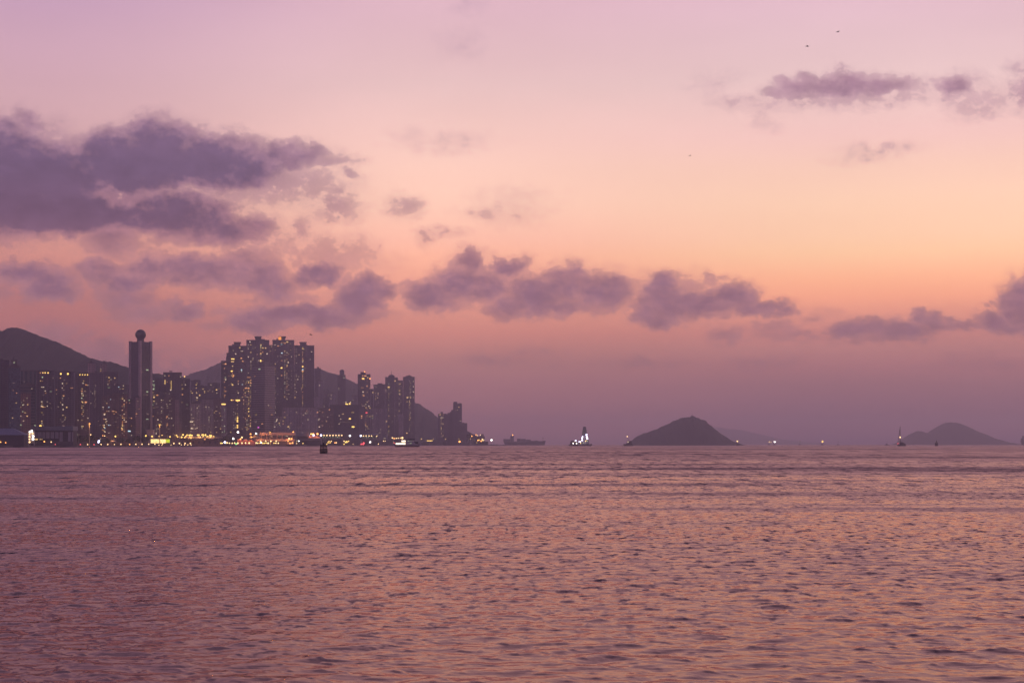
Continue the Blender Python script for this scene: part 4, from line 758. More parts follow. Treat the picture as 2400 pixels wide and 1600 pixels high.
for (x, y, r, mk, dD, lb) in (
  (527,1036,2.4,'B',12,'big bluish white flood lamp at the left end of the promenade row'),
  (230.5,1033.8,3.6,'B',60,'brightest bluish white flood lamp, among the dark trees on the left shore'),
  (557.7,1012.5,2.3,'W',60,'big hot orange rimmed lamp high beside the stepped dark tower'),(546.6,1027.5,2.3,'W',60,'big hot orange rimmed lamp, lower of two near the stepped tower'),
  (600.3,1015.5,2.0,'W',70,'white flood lamp over the small lit dome by the market hall'),(587.3,1016.6,1.5,'O',70,'small orange lamp left of the small lit dome'),
  (567,1024.6,1.9,'k',50,'single cream lamp above the promenade, left of the orange awning'),(563.5,1028.5,1.5,'O',45,'small orange lamp over the red low sheds'),
  (723.5,1020,2.5,'B',60,'leftmost bluish flood lamp on the ferry pier roofs'),(735,1020,2.1,'B',60,'second bluish flood lamp on the ferry pier roofs'),(752.4,1019.6,2.2,'B',60,'bluish flood lamp at the left end of the long lit terminal'),
  (820,1020.8,2.1,'W',60,'white flood lamp between the two terminals, left one'),(834,1020.8,2.4,'B',60,'bluish flood lamp between the two terminals, right one'),(845.5,1020.6,2.2,'B',60,'bluish flood lamp at the left end of the shorter terminal'),
  (729.5,1016.4,1.8,'Y',90,'wide yellow lamp over the orange pier roof'),(734,1016.6,1.7,'O',90,'orange lamp just right of the wide yellow one over the pier roof'),(744.2,1016.4,2.1,'O',90,'big orange lamp over the pier roof, left of the long terminal'),(687.2,1012,1.5,'O',90,'lone small orange lamp above the right end of the market hall'),
  (1077,1035,2.4,'O',60,'big orange lamp on the shore under the twin-topped tower'),(1152,1030.9,2.3,'W',40,'big white lamp at the tip of the headland'),(1158,1028.5,1.1,'y',60,'small yellow lamp right of the big white tip lamp'),(1113.8,1032.3,1.3,'W',60,'small white lamp at the foot of the headland'),
  (480.3,1030,1.8,'O',50,'orange lamp below the yellow cluster'),(482.4,1033.4,1.6,'W',50,'white lamp directly under the orange one below the yellow cluster'),
  (49,995.5,1.8,'g',92,'pale greenish lamp on the left part of the pier building roof'),(82,996.5,1.5,'g',92,'faint greenish lamp over the pier building roof'),(95,997.8,2.2,'Y',93,'wide yellow lamp on the pier building roof, leftmost of three'),(119.6,995,2.7,'Y',93,'largest yellow lamp on the pier building roof, middle of three'),(165.3,998,2.4,'Y',93,'wide yellow lamp at the right end of the pier building roof'),
  (154.5,1021,1.7,'Y',22,'yellow lamp, upper of the pair at the pier building right bay'),(157.5,1023.2,1.8,'Y',22,'yellow lamp, middle of the trio at the pier building right bay'),(157.8,1028.3,1.6,'y',22,'pale yellow lamp, lowest at the pier building right bay')):
    lamp(x, y, r, mk, dD, lb, wide=1.35 if 'wide' in lb else 1.0)
# tall masts whose own lamp lights the pole below it
def point_light(name, px, py, D, energy, col, dy=-3.0, parent=None, rad=0.6):
    d = bpy.data.lights.new(name, 'POINT'); d.energy = energy; d.color = col; d.shadow_soft_size = rad
    o = bpy.data.objects.new(name, d); COL.objects.link(o); o.location = (wx(px, D), D+dy, wz(py, D))
    if parent: o.parent = parent; o.location = o.location - parent.location
    return o
M_PALEP = plain('pale_pole_paint', (0.5,0.42,0.33), 0.6)
for (x, y, mk, lb) in ((209.8,992.5,'O','tall orange lit mast in front of a brown wall, left shore'),(374.2,994.8,'Y','tall mast with a wide yellow head, right foot of the globe tower'),(633,1011.8,'Y','tall yellow mast standing over the market hall')):
    D = Ds(x)+26; s = D/FOC; z = wz(y, D); r = empty('high_mast_lamp', (wx(x, D), D, GZ)); tag(r, lb, 'mast lamp', 'high masts on the shore')
    m = MB(); m.cyl(0, 0, 0, z-GZ, .75, .55, 10); m.build('pole', M_PALEP, r)
    m = MB(); m.cyl(0, 0, z-GZ-.3, z-GZ+.4, 1.9*s*(1.6 if mk == 'Y' and x < 400 else .9), 1.9*s*(1.6 if mk == 'Y' and x < 400 else .9), 12); m.build('lamp_head', GL[mk], r)
    point_light('mast_light', x, y+1.5, D, 5200, (1.0,0.45,0.10), -4.5, r)
M_PALE = plain('pale_painted_wall', (0.34,0.30,0.32), 0.8, 0, 0.15, 0.1); M_ROOFB = plain('blue_grey_roof_sheet', (0.16,0.17,0.22), 0.6, 0.1, 0.15, 0.1)
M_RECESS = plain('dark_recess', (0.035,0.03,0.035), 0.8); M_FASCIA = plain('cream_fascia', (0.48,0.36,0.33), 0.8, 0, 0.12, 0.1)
class Fr:
    def __init__(s, name, px, D, label, cat, group=None, gz=GZ):
        s.D = D; s.s = D/FOC; s.px = px; s.gz = gz; s.r = empty(name, (wx(px, D), D, gz)); tag(s.r, label, cat, group)
    def x(s, px): return (px-s.px)*s.s
    def z(s, py): return wz(py, s.D)-s.gz
    def box(s, name, x0, x1, yt, yb, y0, y1, m, parent=None, grow=0.0):
        b = MB(); b.box(s.x(x0), s.x(x1), y0, y1, (s.z(yb) if yb is not None else -1.0), s.z(yt)); return b.build(name, m, parent or s.r)
    def bulb(s, x, y, r, mk, yy, name='lamp'):
        h = bpy.data.objects.new(name, bulb_mesh(mk)); COL.objects.link(h); h.parent = s.r; h.location = (s.x(x), yy, s.z(y)); h.scale = (r*s.s,)*3; return h
# pier building, far left
f = Fr('pier_building', 105, Ds(105)+50, 'long low pier building with pale columns and a deep flat roof, left shore', 'pier building')
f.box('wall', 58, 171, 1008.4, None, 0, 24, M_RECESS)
f.box('roof', 38, 172.5, 998.5, 1008.2, -4, 26, M_ROOFB)
for x0, x1, yb in ((80,87.5,1024),(89,97.5,1026),(99.5,106,1027),(108,116,1027),(119,126.5,1027),(129.5,137,1027),(140,147,1034),(160,166,1034),(168.5,171.4,1034)):
    f.box('column', x0, x1, 1012, yb, -1.2, -.2, M_PALE)
f.box('balcony_band', 97, 140, 1027.2, 1029, -1.8, -.2, M_RECESS)
for x in (86,97): window_at(f.r, f.x(x), f.z(1029), -2.0, 7*f.s, 3.4*f.s, 'y')
f.box('lower_wall', 104, 171, 1034, None, -.6, -.1, M_CONC)
f = Fr('light_tower', 73.5, Ds(73)+38, 'slim brightly lit stair tower studded with white lamps, left of the pier columns', 'lit tower')
for x0 in (66.5,80): f.box('post', x0-.5, x0+.5, 1009, None, 0, 1, M_PALE)
for y in (1013,1019.5,1026,1032.5): f.box('platform', 66, 80.5, y, y+1.2, -.5, 4, M_PALE)
f.box('back_panel', 67, 80, 1012, 1038, 3.5, 4, M_PALE)
for x, y, r in ((71,1011.5,2.3),(75,1010,2.6),(70,1016.8,1.7),(77,1015,1.9),(70,1023,1.9),(78.5,1022,2.4),(70,1029,1.6),(78,1028.5,2.6),(70,1035.5,2.0)): f.bulb(x, y, r, 'W' if r > 2.2 else 'k', -1.6)
point_light('tower_light', 74, 1020, f.D, 2600, (1.0,0.75,0.6), -6, f.r)
f = Fr('ferry_shed', 14, Ds(14)+30, 'low dark shed with a blue hipped roof at the left edge', 'shed')
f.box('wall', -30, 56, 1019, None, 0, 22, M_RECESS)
m = MB(); a0, a1, zb, zt = f.x(-34), f.x(60), f.z(1019), f.z(1003.5); m.prism([(a0,-3),(a1,-3),(a1,25),(a0,25)], zb, zt, [(a0+12,9),(f.x(26),9),(f.x(26),13),(a0+12,13)]); m.build('roof', M_ROOFB, f.r)
# lit pavilion
f = Fr('lit_pavilion', 375.5, Ds(375)+24, 'long glowing yellow white pavilion, its right end yellow green', 'lit pavilion')
f.box('roof', 352, 399, 1027.4, 1028.4, -1, 12, M_DARK); f.box('wall', 353, 398, 1028.5, None, 1.2, 10, M_CONC)
m_, t, out = new_mat('pavilion_lit_panels'); e = t.node('ShaderNodeEmission'); pp = t.node('ShaderNodeTexCoord').outputs['Object']
nn = t.noise(t.v('MULTIPLY', pp, (0.35,0.35,0.9)), 1.0, 3, 0.6); t.l.new(t.ramp(nn, [(0.35,(0.85,0.38,0.08,1)),(0.5,(1.0,0.66,0.22,1)),(0.62,(1.0,0.86,0.5,1))]), e.inputs[0]); e.inputs[1].default_value = 1.9; t.l.new(e.outputs[0], out.inputs[0]); m_.cycles.emission_sampling = 'NONE'
f.box('lit_panel', 353.2, 388.5, 1028.8, 1038, .3, .9, m_)
f.box('lit_panel', 389, 397.6, 1029, 1036.8, .3, .9, glow('pavilion_green_panel', (0.75,0.85,0.03), 1.0))
f = Fr('kiosk', 264.5, Ds(264)+20, 'small orange lit canopy among the trees under the globe tower', 'kiosk')
m = MB(); m.prism([(f.x(257),-3),(f.x(272),-3),(f.x(272),3),(f.x(257),3)], f.z(1034.6), f.z(1031.2), [(f.x(263),-.4),(f.x(268),-.4),(f.x(268),.4),(f.x(263),.4)]); m.build('roof', M_FASCIA, f.r)
for x in (258.5,270.5): f.box('post', x-.3, x+.3, 1034.5, None, -.3, .3, M_DARK)
point_light('kiosk_light', 264, 1029.5, f.D, 900, (1.0,0.5,0.15), -4, f.r)
f = Fr('plant_room', 351.5, Ds(351)+110, 'small plain pink block beside the foot of the globe tower', 'small building'); f.box('wall', 345, 358.5, 1007, None, 0, 12, M_FASCIA); f.box('roof_slab', 344.5, 359, 1006, 1007, -.5, 12.5, M_PALE)
f = Fr('low_office', 368, Ds(368)+95, 'small cream-grey low block right of the pink block', 'small building'); f.box('wall', 361, 392, 1021, None, 0, 12, M_CONC); f.box('roof_slab', 360, 393, 1020, 1021, -.5, 12.5, M_PALE)
# elevated road with its lamps standing over it
f = Fr('elevated_road', 452, Ds(452)+62, 'elevated road deck under the dense yellow lamps', 'elevated road')
f.box('deck', 383, 521, 1024.2, 1026.2, -5, 5, M_FASCIA); f.box('parapet', 383, 521, 1023.2, 1024.15, -5.2, -4.9, M_PALE)
for x in range(392, 520, 16): f.box('pier', x-.9, x+.9, 1026.3, None, -1.5, 1.5, M_CONC)
for x in (414,447,470,494): point_light('road_light', x, 1021.5, f.D, 5200, (1.0,0.55,0.18), -9, f.r)
f = Fr('market_sheds', 447, Ds(447)+30, 'row of low brown sheds below the elevated road', 'sheds'); f.box('wall', 402, 512, 1030.5, None, 0, 14, plain('brown_shed_wall',(0.22,0.13,0.11),.9)); f.box('roof', 401, 513, 1029.3, 1030.4, -1.4, 15, M_CONC)
for x in range(414, 506, 13): f.box('door', x-2, x+2, 1033, 1039, -.25, -.05, M_RECESS)
# orange-lit market hall
f = Fr('market_hall', 645, Ds(645)+48, 'orange lit two-storey market hall on the central shore', 'market hall')
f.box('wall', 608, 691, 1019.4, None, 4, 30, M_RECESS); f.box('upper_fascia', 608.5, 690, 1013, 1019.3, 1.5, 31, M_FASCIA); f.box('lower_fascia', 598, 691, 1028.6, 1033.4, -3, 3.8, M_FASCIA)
for x in range(613, 690, 12): f.box('column', x-.6, x+.6, 1019.4, 1028.5, 2.2, 3.6, M_FASCIA)
f.box('lower_wall', 600, 690, 1033.5, None, -1, 3.7, M_CONC)
for x in (636,655,672): window_at(f.r, f.x(x), f.z(1021.5), 3.8, 6*f.s, 1.0*f.s, 'g')
for x, y, e in ((606,1026,9000),(618,1022,7000),(634,1024,5000),(655,1026,4500),(675,1029,6500),(690,1024,2200)): point_light('hall_light', x, y, f.D, e*.7, (1.0,0.34,0.10), -9, f.r)
f = Fr('orange_awning', 597, Ds(597)+66, 'bright orange lit awning with a small dome behind it, left of the market hall', 'awning')
f.box('awning', 585.5, 609, 1022.6, 1025.6, -3, 5, M_FASCIA)
m = MB(); m.lathe(f.x(598), 8, [(6.2*f.s, f.z(1022.5)),(5.6*f.s, f.z(1019.6)),(3.6*f.s, f.z(1017.6)),(.4, f.z(1016.6))], 14); m.build('dome', plain('ochre_dome',(0.42,0.34,0.16),.7), f.r)
for x in (587,597,607): f.box('post', x-.4, x+.4, 1025.7, None, -1, 0, M_CONC)
for x in (589,): point_light('awning_light', x, 1020.5, f.D, 7000, (1.0,0.42,0.08), -6, f.r)
f = Fr('red_sheds', 578, Ds(578)+34, 'low reddish lit sheds between the two hot lamps and the market hall', 'sheds')
f.box('wall', 556, 597, 1031.4, None, 0, 14, plain('terracotta_wall',(0.42,0.20,0.15),.9))
for x0, x1, y in ((556,566,1029),(572,580,1029.4),(583,590,1030.2)): f.box('roof', x0, x1, y, 1031.3, -1, 12, M_FASCIA)
for x in (560,576,590): point_light('shed_light', x, 1029, f.D, 2800, (1.0,0.26,0.10), -7, f.r)
f = Fr('grey_pier_shed', 706, Ds(706)+50, 'blue grey pier shed right of the market hall', 'shed'); f.box('wall', 692, 752, 1021.5, None, 0, 20, M_RECESS); f.box('roof', 691.3, 723, 1013.6, 1021.4, -2, 22, M_ROOFB)
f.box('lower_roof', 692, 753, 1028.5, 1031.5, -6, -.2, M_ROOFB)
f.box('orange_roof', 723.3, 753, 1022, 1026.4, -3, -.4, M_FASCIA)
for x in (728,742): point_light('pier_light', x, 1019.5, f.D, 4200, (1.0,0.30,0.12), -8, f.r)
def terminal(x0, x1, yt, label, rows):
    f = Fr('ferry_terminal', (x0+x1)/2, Ds((x0+x1)/2)+46, label, 'ferry terminal', 'ferry terminals on the pier')
    m = MB(); w0, w1 = f.x(x0), f.x(x1); zb, zt = f.z(yt+3.4), f.z(yt); n = 8; secs = []
    for k in range(n+1):
        t_ = k/n; yy = -2+24*t_; zz = zb+(zt-zb)*math.sin(math.pi*(.15+.7*t_)); secs.append([(w0, yy, zz-.8), (w0+3, yy, zz), (w1-3, yy, zz), (w1, yy, zz-.8)])
    m.loft(secs); m.build('roof', M_ROOFB, f.r)
    f.box('wall', x0+1.5, x1-1.5, yt+4, None, 2, 20, M_RECESS); f.box('deck', x0-2, x1+2, yt+13, yt+14.2, -4, 2, M_PALE)
    for x in np.arange(x0+4, x1-1, 8.0): f.box('column', x-.4, x+.4, yt+4, yt+13, -.6, .2, M_PALE)
    for (xx, y, r, mk) in rows: f.bulb(xx, y, r, mk, -1.6)
    return f
terminal(752.5, 802, 1014.3, 'longer ferry terminal with two rows of pale lamps under a curved roof', [(x,1019.8,1.5,'k') for x in (759.5,766.5,773.5,780.6,787.6,794.4,801)]+[(x,1024.3,1.5,'g') for x in (757.6,763,768.5,774.8,780.3,786.3,791.5,796.6)])
terminal(846.5, 886, 1015.9, 'shorter ferry terminal with crowded pale lamps under a curved roof', [(x,1020.8,1.3,'k') for x in (852,858,865.2,870.8)]+[(x,1024.4,1.4,'g') for x in (850,854,859,863.6,872.4,881.6)]+[(883,1021.8,1.1,'k')])
for (x0,x1,yt,c,lb,dd) in ((803,846,1029.5,M_CONC,'low concrete pier between the two ferry terminals',40),(886,921,1030,M_CONC,'low concrete pier left of the ferry',44),(897,907,1016.5,M_ROOFB,'dark blue block on the pier left of the ferry',70),(908,945,1028.6,M_CONC,'long flat roofed shed behind the ferry',60),(988,1036,1035.6,M_CONC,'long low wharf right of the ferry',20),(1023,1046,1034.4,M_RECESS,'small black shed on the wharf below the lone towers',30),(1050,1100,1036,M_CONC,'low shore wall under the twin-topped tower',25)):
    f = Fr('quay_building', (x0+x1)/2, Ds((x0+x1)/2)+dd, lb, 'quay building', 'low buildings on the piers'); f.box('wall', x0, x1, yt+.8, None, 0, 14, c); f.box('roof', x0-.6, x1+.6, yt, yt+.75, -.8, 15, M_ROOFB if c is M_CONC else M_CONC)
f = Fr('lit_canopy', 1006.5, Ds(1006)+30, 'bright strip-lit canopy on a single post right of the ferry', 'canopy'); f.box('light_strip', 1000, 1013.4, 1031.7, 1033.2, -2, 0, GL['Y']); f.box('post', 1006, 1007, 1033.3, None, -1.4, -.6, M_PALE)
f = Fr('shop_front', 919, Ds(919)+36, 'blazing cream shop front behind the stern of the ferry', 'shop'); f.box('lit_front', 912, 922, 1033, 1037.4, -.6, -.1, glow('shop_light',(1.0,0.72,0.38),3.0)); f.box('wall', 909, 924, 1031.8, None, 0, 8, M_CONC)
f = Fr('lit_kiosk', 902, Ds(902)+64, 'white strip light under the dark blue block', 'light strip'); f.box('light_strip', 899, 905, 1026.2, 1027.8, -9, -8.4, GL['w']); f.box('frame', 898.6, 918, 1027.9, 1028.8, -9, -8.2, M_CONC)
# cranes on the shore
M_CRANE = plain('crane_steel', (0.05,0.045,0.05), 0.7)
for (xb, xt, yb, yt, lb) in ((951.3,951.6,1029,1015,'thick upright crane post behind the ferry bridge'),(964,976,1027,1012,'slanting crane boom right of the crane post'),(1025,1018.6,1034,1006.5,'leaning derrick boom left of the lone towers')):
    f = Fr('derrick', xb, Ds(xb)+70, lb, 'derrick', 'derricks along the shore'); r_ = 1.3 if xb < 960 else .55
    m = MB(); m.bar((0,0,0), (0,0,f.z(yb)), r_*1.3, 6); m.build('base_post', M_CRANE, f.r)
    m = MB(); m.bar((0,0,f.z(yb)), (f.x(xt),0,f.z(yt)), r_, 6, r_*.7); m.build('boom', M_CRANE, f.r)
lamp(954, 1014.6, 1.2, 'y', 72, 'small yellow lamp at the top of the crane post', name='mast_lamp')
# headland works with lights, and the breakwater
f = Fr('headland_works', 1128, 6000, 'dark angular works building on the tip of the headland, dotted with lights', 'works')
f.box('wall', 1118, 1136, 1022, None, 0, 20, M_CRANE); f.box('tower', 1127, 1133.5, 1017, 1021.9, 4, 14, M_CRANE); f.box('shed', 1110, 1118, 1027, None, 0, 16, M_CRANE); f.box('shed', 1136.3, 1144, 1034, None, 0, 12, M_CRANE)
for x, y, r, mk in ((1116,1018.5,1,'O'),(1119,1020,1,'k'),(1126,1019,1,'k'),(1120.5,1031.2,1.4,'O'),(1123,1030.8,1.2,'Y'),(1130.6,1029,1.4,'k'),(1128,1033,1.5,'O'),(1132,1031.2,1.3,'k'),(1135,1031,1.4,'w'),(1117.5,1036.6,1.2,'y'),(1112,1032,.8,'w')): f.bulb(x, y, r, mk, -1.5)
f = Fr('breakwater', 1120, 6050, 'long thin dark breakwater running out from the headland', 'breakwater', gz=0)
m = MB(); x0, x1 = f.x(1040), f.x(1186); n = 46; secs = []
for k in range(n+1):
    x = x0+(x1-x0)*k/n; hh = 2.7+random.uniform(-.4,.5)+(1.6 if 1148 < 1040+146*k/n < 1166 and k % 2 else 0); secs.append([(x,-9,-.9),(x,-3,hh),(x,3,hh),(x,9,-.9)])
m.loft(secs); m.build('rubble_mound', M_CONC, f.r)
# trees along the shore --------------------------------------------------
M_LEAF = woods('leaves', (0.03,0.035,0.022,1), (0.075,0.085,0.045,1), 0.8); M_BARK = plain('bark', (0.08,0.06,0.05), 0.95)
def crown_mesh(seed, n=420):
    r = random.Random(seed); b = MB(); lobes = [(Vector((r.uniform(-.55,.55), r.uniform(-.5,.5), r.uniform(-.3,.45))), r.uniform(.35,.6)) for _ in range(9)]
    for _ in range(n):
        c, q = r.choice(lobes); d = Vector((r.gauss(0,1), r.gauss(0,1), r.gauss(0,1))).normalized(); p = c+d*q*r.uniform(.6,1.08)
        a = Vector((r.gauss(0,1), r.gauss(0,1), r.gauss(0,1))).normalized()*.13; e = d.cross(a).normalized()*.11; b.add([p-a-e, p+a-e, p+a+e, p-a+e], [(0,1,2,3)])
    return b.mesh('crown', M_LEAF)
CR = [crown_mesh(i) for i in range(4)]
TR = unit_mesh('trunk', lambda b: (b.bar((0,0,0), (.03,0,1), .07, 6, .04), b.bar((.02,0,.6), (.25,.05,1.1), .03, 5), b.bar((.02,0,.65), (-.22,-.05,1.15), .03, 5)), M_BARK)
def tree(px, yt, wpx, dD, label, k, D=None, gz=GZ):
    D = D or Ds(px)+dD; s = D/FOC; h = wz(yt, D)-gz; r = empty('tree', (wx(px, D), D, gz), random.uniform(0, 6)); tag(r, label, 'tree', 'trees along the shore')
    t_ = bpy.data.objects.new('trunk', TR); COL.objects.link(t_); t_.parent = r; t_.scale = (h*.5, h*.5, h*.5)
    c = bpy.data.objects.new('crown', CR[k % 4]); COL.objects.link(c); c.parent = r; c.location = (0,0,h*.6); c.scale = (wpx*s*.55, wpx*s*.55, h*.42)
for i, (x, yt, w) in enumerate([(177,1021,12),(187,1019,13),(197,1018,13),(207,1016.5,13),(216,1018,12),(225,1023,12),(243,1027,12),(253,1026,12),(278,1025,12),(287,1023,11),(300,1026,12),(314,1021,12),(323,1020,11),(334,1022,10),(346,1017,11),(337,1027,9)]):
    tree(x, yt, w, 42 if i < 10 else 36, f"dark bushy tree, {ordinal(i+1)} from the left in the row under the globe tower", i)
for i, (x, yt, w) in enumerate([(513,1023,10),(521,1019,12),(530,1018,12),(539,1021,11),(549,1024,10)]): tree(x, yt, w, 55, f"dark tree, {ordinal(i+1)} from the left between elevated road and hot lamps", i)
tree(761, 1028.5, 13, 20, 'rounded dark tree on the quay right behind the black buoy', 1)
for i, (x, yt, w) in enumerate([(1100,1014,11),(1108,1017,10),(1116,1023,9),(1092,1020,9)]): tree(x, yt, w, 0, f"small dark tree, {('2nd','3rd','4th','1st')[i]} from the left on the headland ridge", i, D=6080)

# ------------------------------------------------------------------ boats, ships and buoys
M_HULLW = plain('white_hull_paint', (0.40,0.36,0.38), 0.5); M_HULLR = plain('red_bottom_paint', (0.16,0.03,0.03), 0.6); M_HULLD = plain('dark_hull_paint', (0.035,0.03,0.04), 0.6)
def hull(m, x0, x1, beam, z0, zs, zb, rake=0.12, stern=0.06, n=14, flip=False):
    """x0..x1 length, bow at x1; deck height zs amidships rising to zb at the bow"""
    L = x1-x0; secs = []
    for k in range(n+1):
        t_ = k/n; w = beam/2*(min(1, .75+t_*1.2) if t_ < .3 else math.sqrt(max(1-((t_-.3)/.7)**2.4, 0.0006)))
        zt = zs+(zb-zs)*max(0, (t_-.45)/.55)**2; xt = x0+L*t_; xb = x0+L*(stern+t_*(1-stern-rake))
        secs.append([(xt,-w,zt),(xb,-w*.72,z0),(xb,w*.72,z0),(xt,w,zt)])
    m.loft(secs)
def flag_root(name, px, D, label, cat, group=None): return Fr(name, px, D, label, cat, group, gz=0.0)
# passenger ferry
f = flag_root('ferry', 955, 2900, 'white passenger ferry with red bottom, cream light blazing on its stern decks', 'ferry')
m = MB(); hull(m, f.x(922.5), f.x(988), 11, f.z(1044.6), f.z(1041.2), f.z(1038.2), .04, .02); m.build('hull', M_HULLW, f.r)
m = MB(); hull(m, f.x(926), f.x(984.8), 9.6, -.8, f.z(1044.7), f.z(1043.8), .06, .03); m.build('bottom', M_HULLR, f.r)
f.box('lower_cabin', 926, 973, 1036.8, 1041.3, -4.2, 4.2, M_HULLW); f.box('upper_cabin', 939, 970, 1031.2, 1036.7, -3.8, 3.8, M_HULLW); f.box('wheelhouse', 952.5, 972.5, 1027.4, 1031.1, -3.2, 3.2, M_HULLD); f.box('awning', 924, 953, 1035.4, 1036.6, -4.6, 4.6, M_HULLD)
GLF = glow('ferry_deck_light', (1.0,0.80,0.55), 2.6)
f.box('lit_deck', 928, 950.5, 1037.6, 1041.2, -4.8, -4.3, GLF); f.box('lit_deck', 941.5, 950.6, 1031.6, 1035.3, -4.3, -3.9, GLF)
for x in (957,961.5,966): f.box('cabin_window', x-1.8, x+1.8, 1032.3, 1033.4, -4.05, -3.85, GL['g'])
for x in (958.5,963): f.box('cabin_window', x-1.8, x+1.8, 1038, 1039.3, -4.45, -4.25, GL['g'])
for x in (976.5,979): f.box('cabin_window', x-.8, x+.8, 1040.2, 1041, -3.4, -3.1, GL['d'])
f.box('foredeck_house', 970.5, 980, 1034.5, 1039.2, -2.6, 2.6, M_HULLD)
m = MB(); m.bar((f.x(958),0,f.z(1027.4)), (f.x(958),0,f.z(1021)), .25, 6); m.build('mast', M_HULLD, f.r); f.bulb(924.5,1037.5,1.0,'r',-4.9,'stern_light')
# red-lit launch and orange-lit barge near the shore
f = flag_root('launch', 850, 4150, 'small launch glowing red, low on the water between the terminals', 'boat')
m = MB(); hull(m, f.x(843), f.x(857), 5, -.8, f.z(1042.3), f.z(1041.4)); m.build('hull', M_HULLD, f.r); f.box('cabin', 846, 854, 1038.6, 1042.3, -1.8, 1.8, M_HULLD)
for x, y, r in ((853,1037.5,1.9),(852.5,1039.2,1.8),(851.5,1041,1.5),(846.5,1040.6,1.5),(848.5,1039.5,1.2)): f.bulb(x, y, r, 'r', -2.4)
f = flag_root('work_barge', 681, 3980, 'orange lit work barge with a lattice frame moored before the market hall', 'barge')
m = MB(); hull(m, f.x(671), f.x(692), 8, -.8, f.z(1040.8), f.z(1040.2)); m.build('hull', M_HULLD, f.r); f.box('deck_house', 673, 689, 1036.2, 1040.8, -2.5, 2.5, M_FASCIA)
m = MB()
for a_, b_ in (((673,1036),(679,1026)),((689,1036),(683,1026)),((679,1026),(683,1026)),((675,1032.5),(687,1032.5)),((677,1029.5),(686,1034))): m.bar((f.x(a_[0]),0,f.z(a_[1])), (f.x(b_[0]),0,f.z(b_[1])), .3, 5)
m.build('lattice_frame', M_FASCIA, f.r)
for x, y, r, mk in ((678,1027.3,1.9,'k'),(683.5,1028,1.6,'O'),(675.5,1033,1.2,'O'),(680,1038.5,1.3,'O'),(686,1037.5,1.3,'O')): f.bulb(x, y, r, mk, -2.8)
for x, y in ((677,1031),(685,1034)): point_light('barge_light', x, y, f.D, 1800, (1.0,0.4,0.1), -6, f.r)
f = flag_root('launch', 554, 3480, 'small green-lit launch against the central seawall', 'boat'); m = MB(); hull(m, f.x(549), f.x(559.5), 4, -.8, f.z(1043.4), f.z(1042.6)); m.build('hull', M_HULLW, f.r); f.box('cabin', 551.5, 556.5, 1040.4, 1043.4, -1.3, 1.3, M_HULLW); f.bulb(553.6,1039.8,1.7,'G',-1.8)
# container ship far out
f = flag_root('container_ship', 1229, 8200, 'long hazy container ship on the horizon, its bridge standing near the left end', 'container ship')
m = MB(); hull(m, f.x(1181), f.x(1279), 36, -.8, f.z(1035.5), f.z(1032), .03, .03); m.build('hull', M_HULLD, f.r)
f.box('container_stack', 1179.8, 1196, 1028.5, 1035.4, -14, 14, M_CONC); f.box('container_stack', 1204.6, 1211, 1034, 1035.5, -14, 14, M_CONC); f.box('bridge', 1196.3, 1204.4, 1021.5, 1035.4, -15, 15, M_CONC); f.box('funnel', 1198.5, 1202.5, 1019.5, 1021.4, -4, 4, M_HULLD)
for x0, x1, y in ((1211.4,1220,1027.2),(1220.4,1232,1028),(1232.4,1244,1029.6),(1244.4,1252,1032.4),(1252.4,1261,1031.6),(1261.4,1272,1033)): f.box('container_stack', x0, x1, y, 1035.4, -14, 14, M_CONC)
m = MB(); m.bar((f.x(1272.6),0,f.z(1034)), (f.x(1272.6),0,f.z(1027)), .6, 5); m.build('foremast', M_HULLD, f.r); f.bulb(1272.6,1026.6,1.2,'d',-1,'mast_light'); f.bulb(1201.5,1019.3,1.3,'O',-3,'mast_light')
# crane barge with floodlights
f = flag_root('crane_barge', 1361, 4700, 'floodlit crane barge with a tall tapering lattice tower, middle of the horizon', 'crane barge')
m = MB(); hull(m, f.x(1332.6), f.x(1388), 26, -.8, f.z(1041.2), f.z(1039.8), .03, .02); m.build('hull', M_HULLD, f.r)
f.box('deck_house', 1336.6, 1357, 1034.6, 1041.2, -8, 8, M_HULLD); f.box('upper_house', 1338, 1347, 1032.2, 1034.5, -7, 7, M_HULLD); f.box('winch_house', 1358, 1380, 1036, 1041.2, -9, 9, M_HULLD); f.box('winch_house', 1371, 1379.6, 1032, 1035.9, -7, 7, M_HULLD)
m = MB()
def lat(xa, xb, ya, yb, dy):
    m.bar((f.x(xa),dy,f.z(ya)), (f.x(xb),dy*.4,f.z(yb)), .95, 6)
for dy in (-6,6): lat(1362,1367.6,1036,1000,dy); lat(1378,1372.6,1036,1000,dy)
for k in range(9):
    t0, t1 = k/9, (k+1)/9; L_ = lambda t_: 1362+5.6*t_; R_ = lambda t_: 1378-5.4*t_; Y_ = lambda t_: 1036-36*t_
    m.bar((f.x(L_(t0)),-6+3.6*t0,f.z(Y_(t0))), (f.x(R_(t1)),-6+3.6*t1,f.z(Y_(t1))), .6, 5); m.bar((f.x(R_(t0)),-6+3.6*t0,f.z(Y_(t0))), (f.x(L_(t1)),-6+3.6*t1,f.z(Y_(t1))), .6, 5); m.bar((f.x(L_(t1)),-6+3.6*t1,f.z(Y_(t1))), (f.x(R_(t1)),-6+3.6*t1,f.z(Y_(t1))), .6, 5)
m.build('lattice_tower', M_CRANE, f.r)
f.box('tower_head', 1366.9, 1372.8, 999.8, 1007, -3.2, 3.2, M_HULLD); f.box('tower_back', 1366, 1373.6, 1007.1, 1020, 1.5, 3.5, M_CRANE)
m = MB(); m.bar((f.x(1349),0,f.z(1034.5)), (f.x(1355.5),0,f.z(1029.5)), .6, 5); m.build('jib', M_CRANE, f.r)
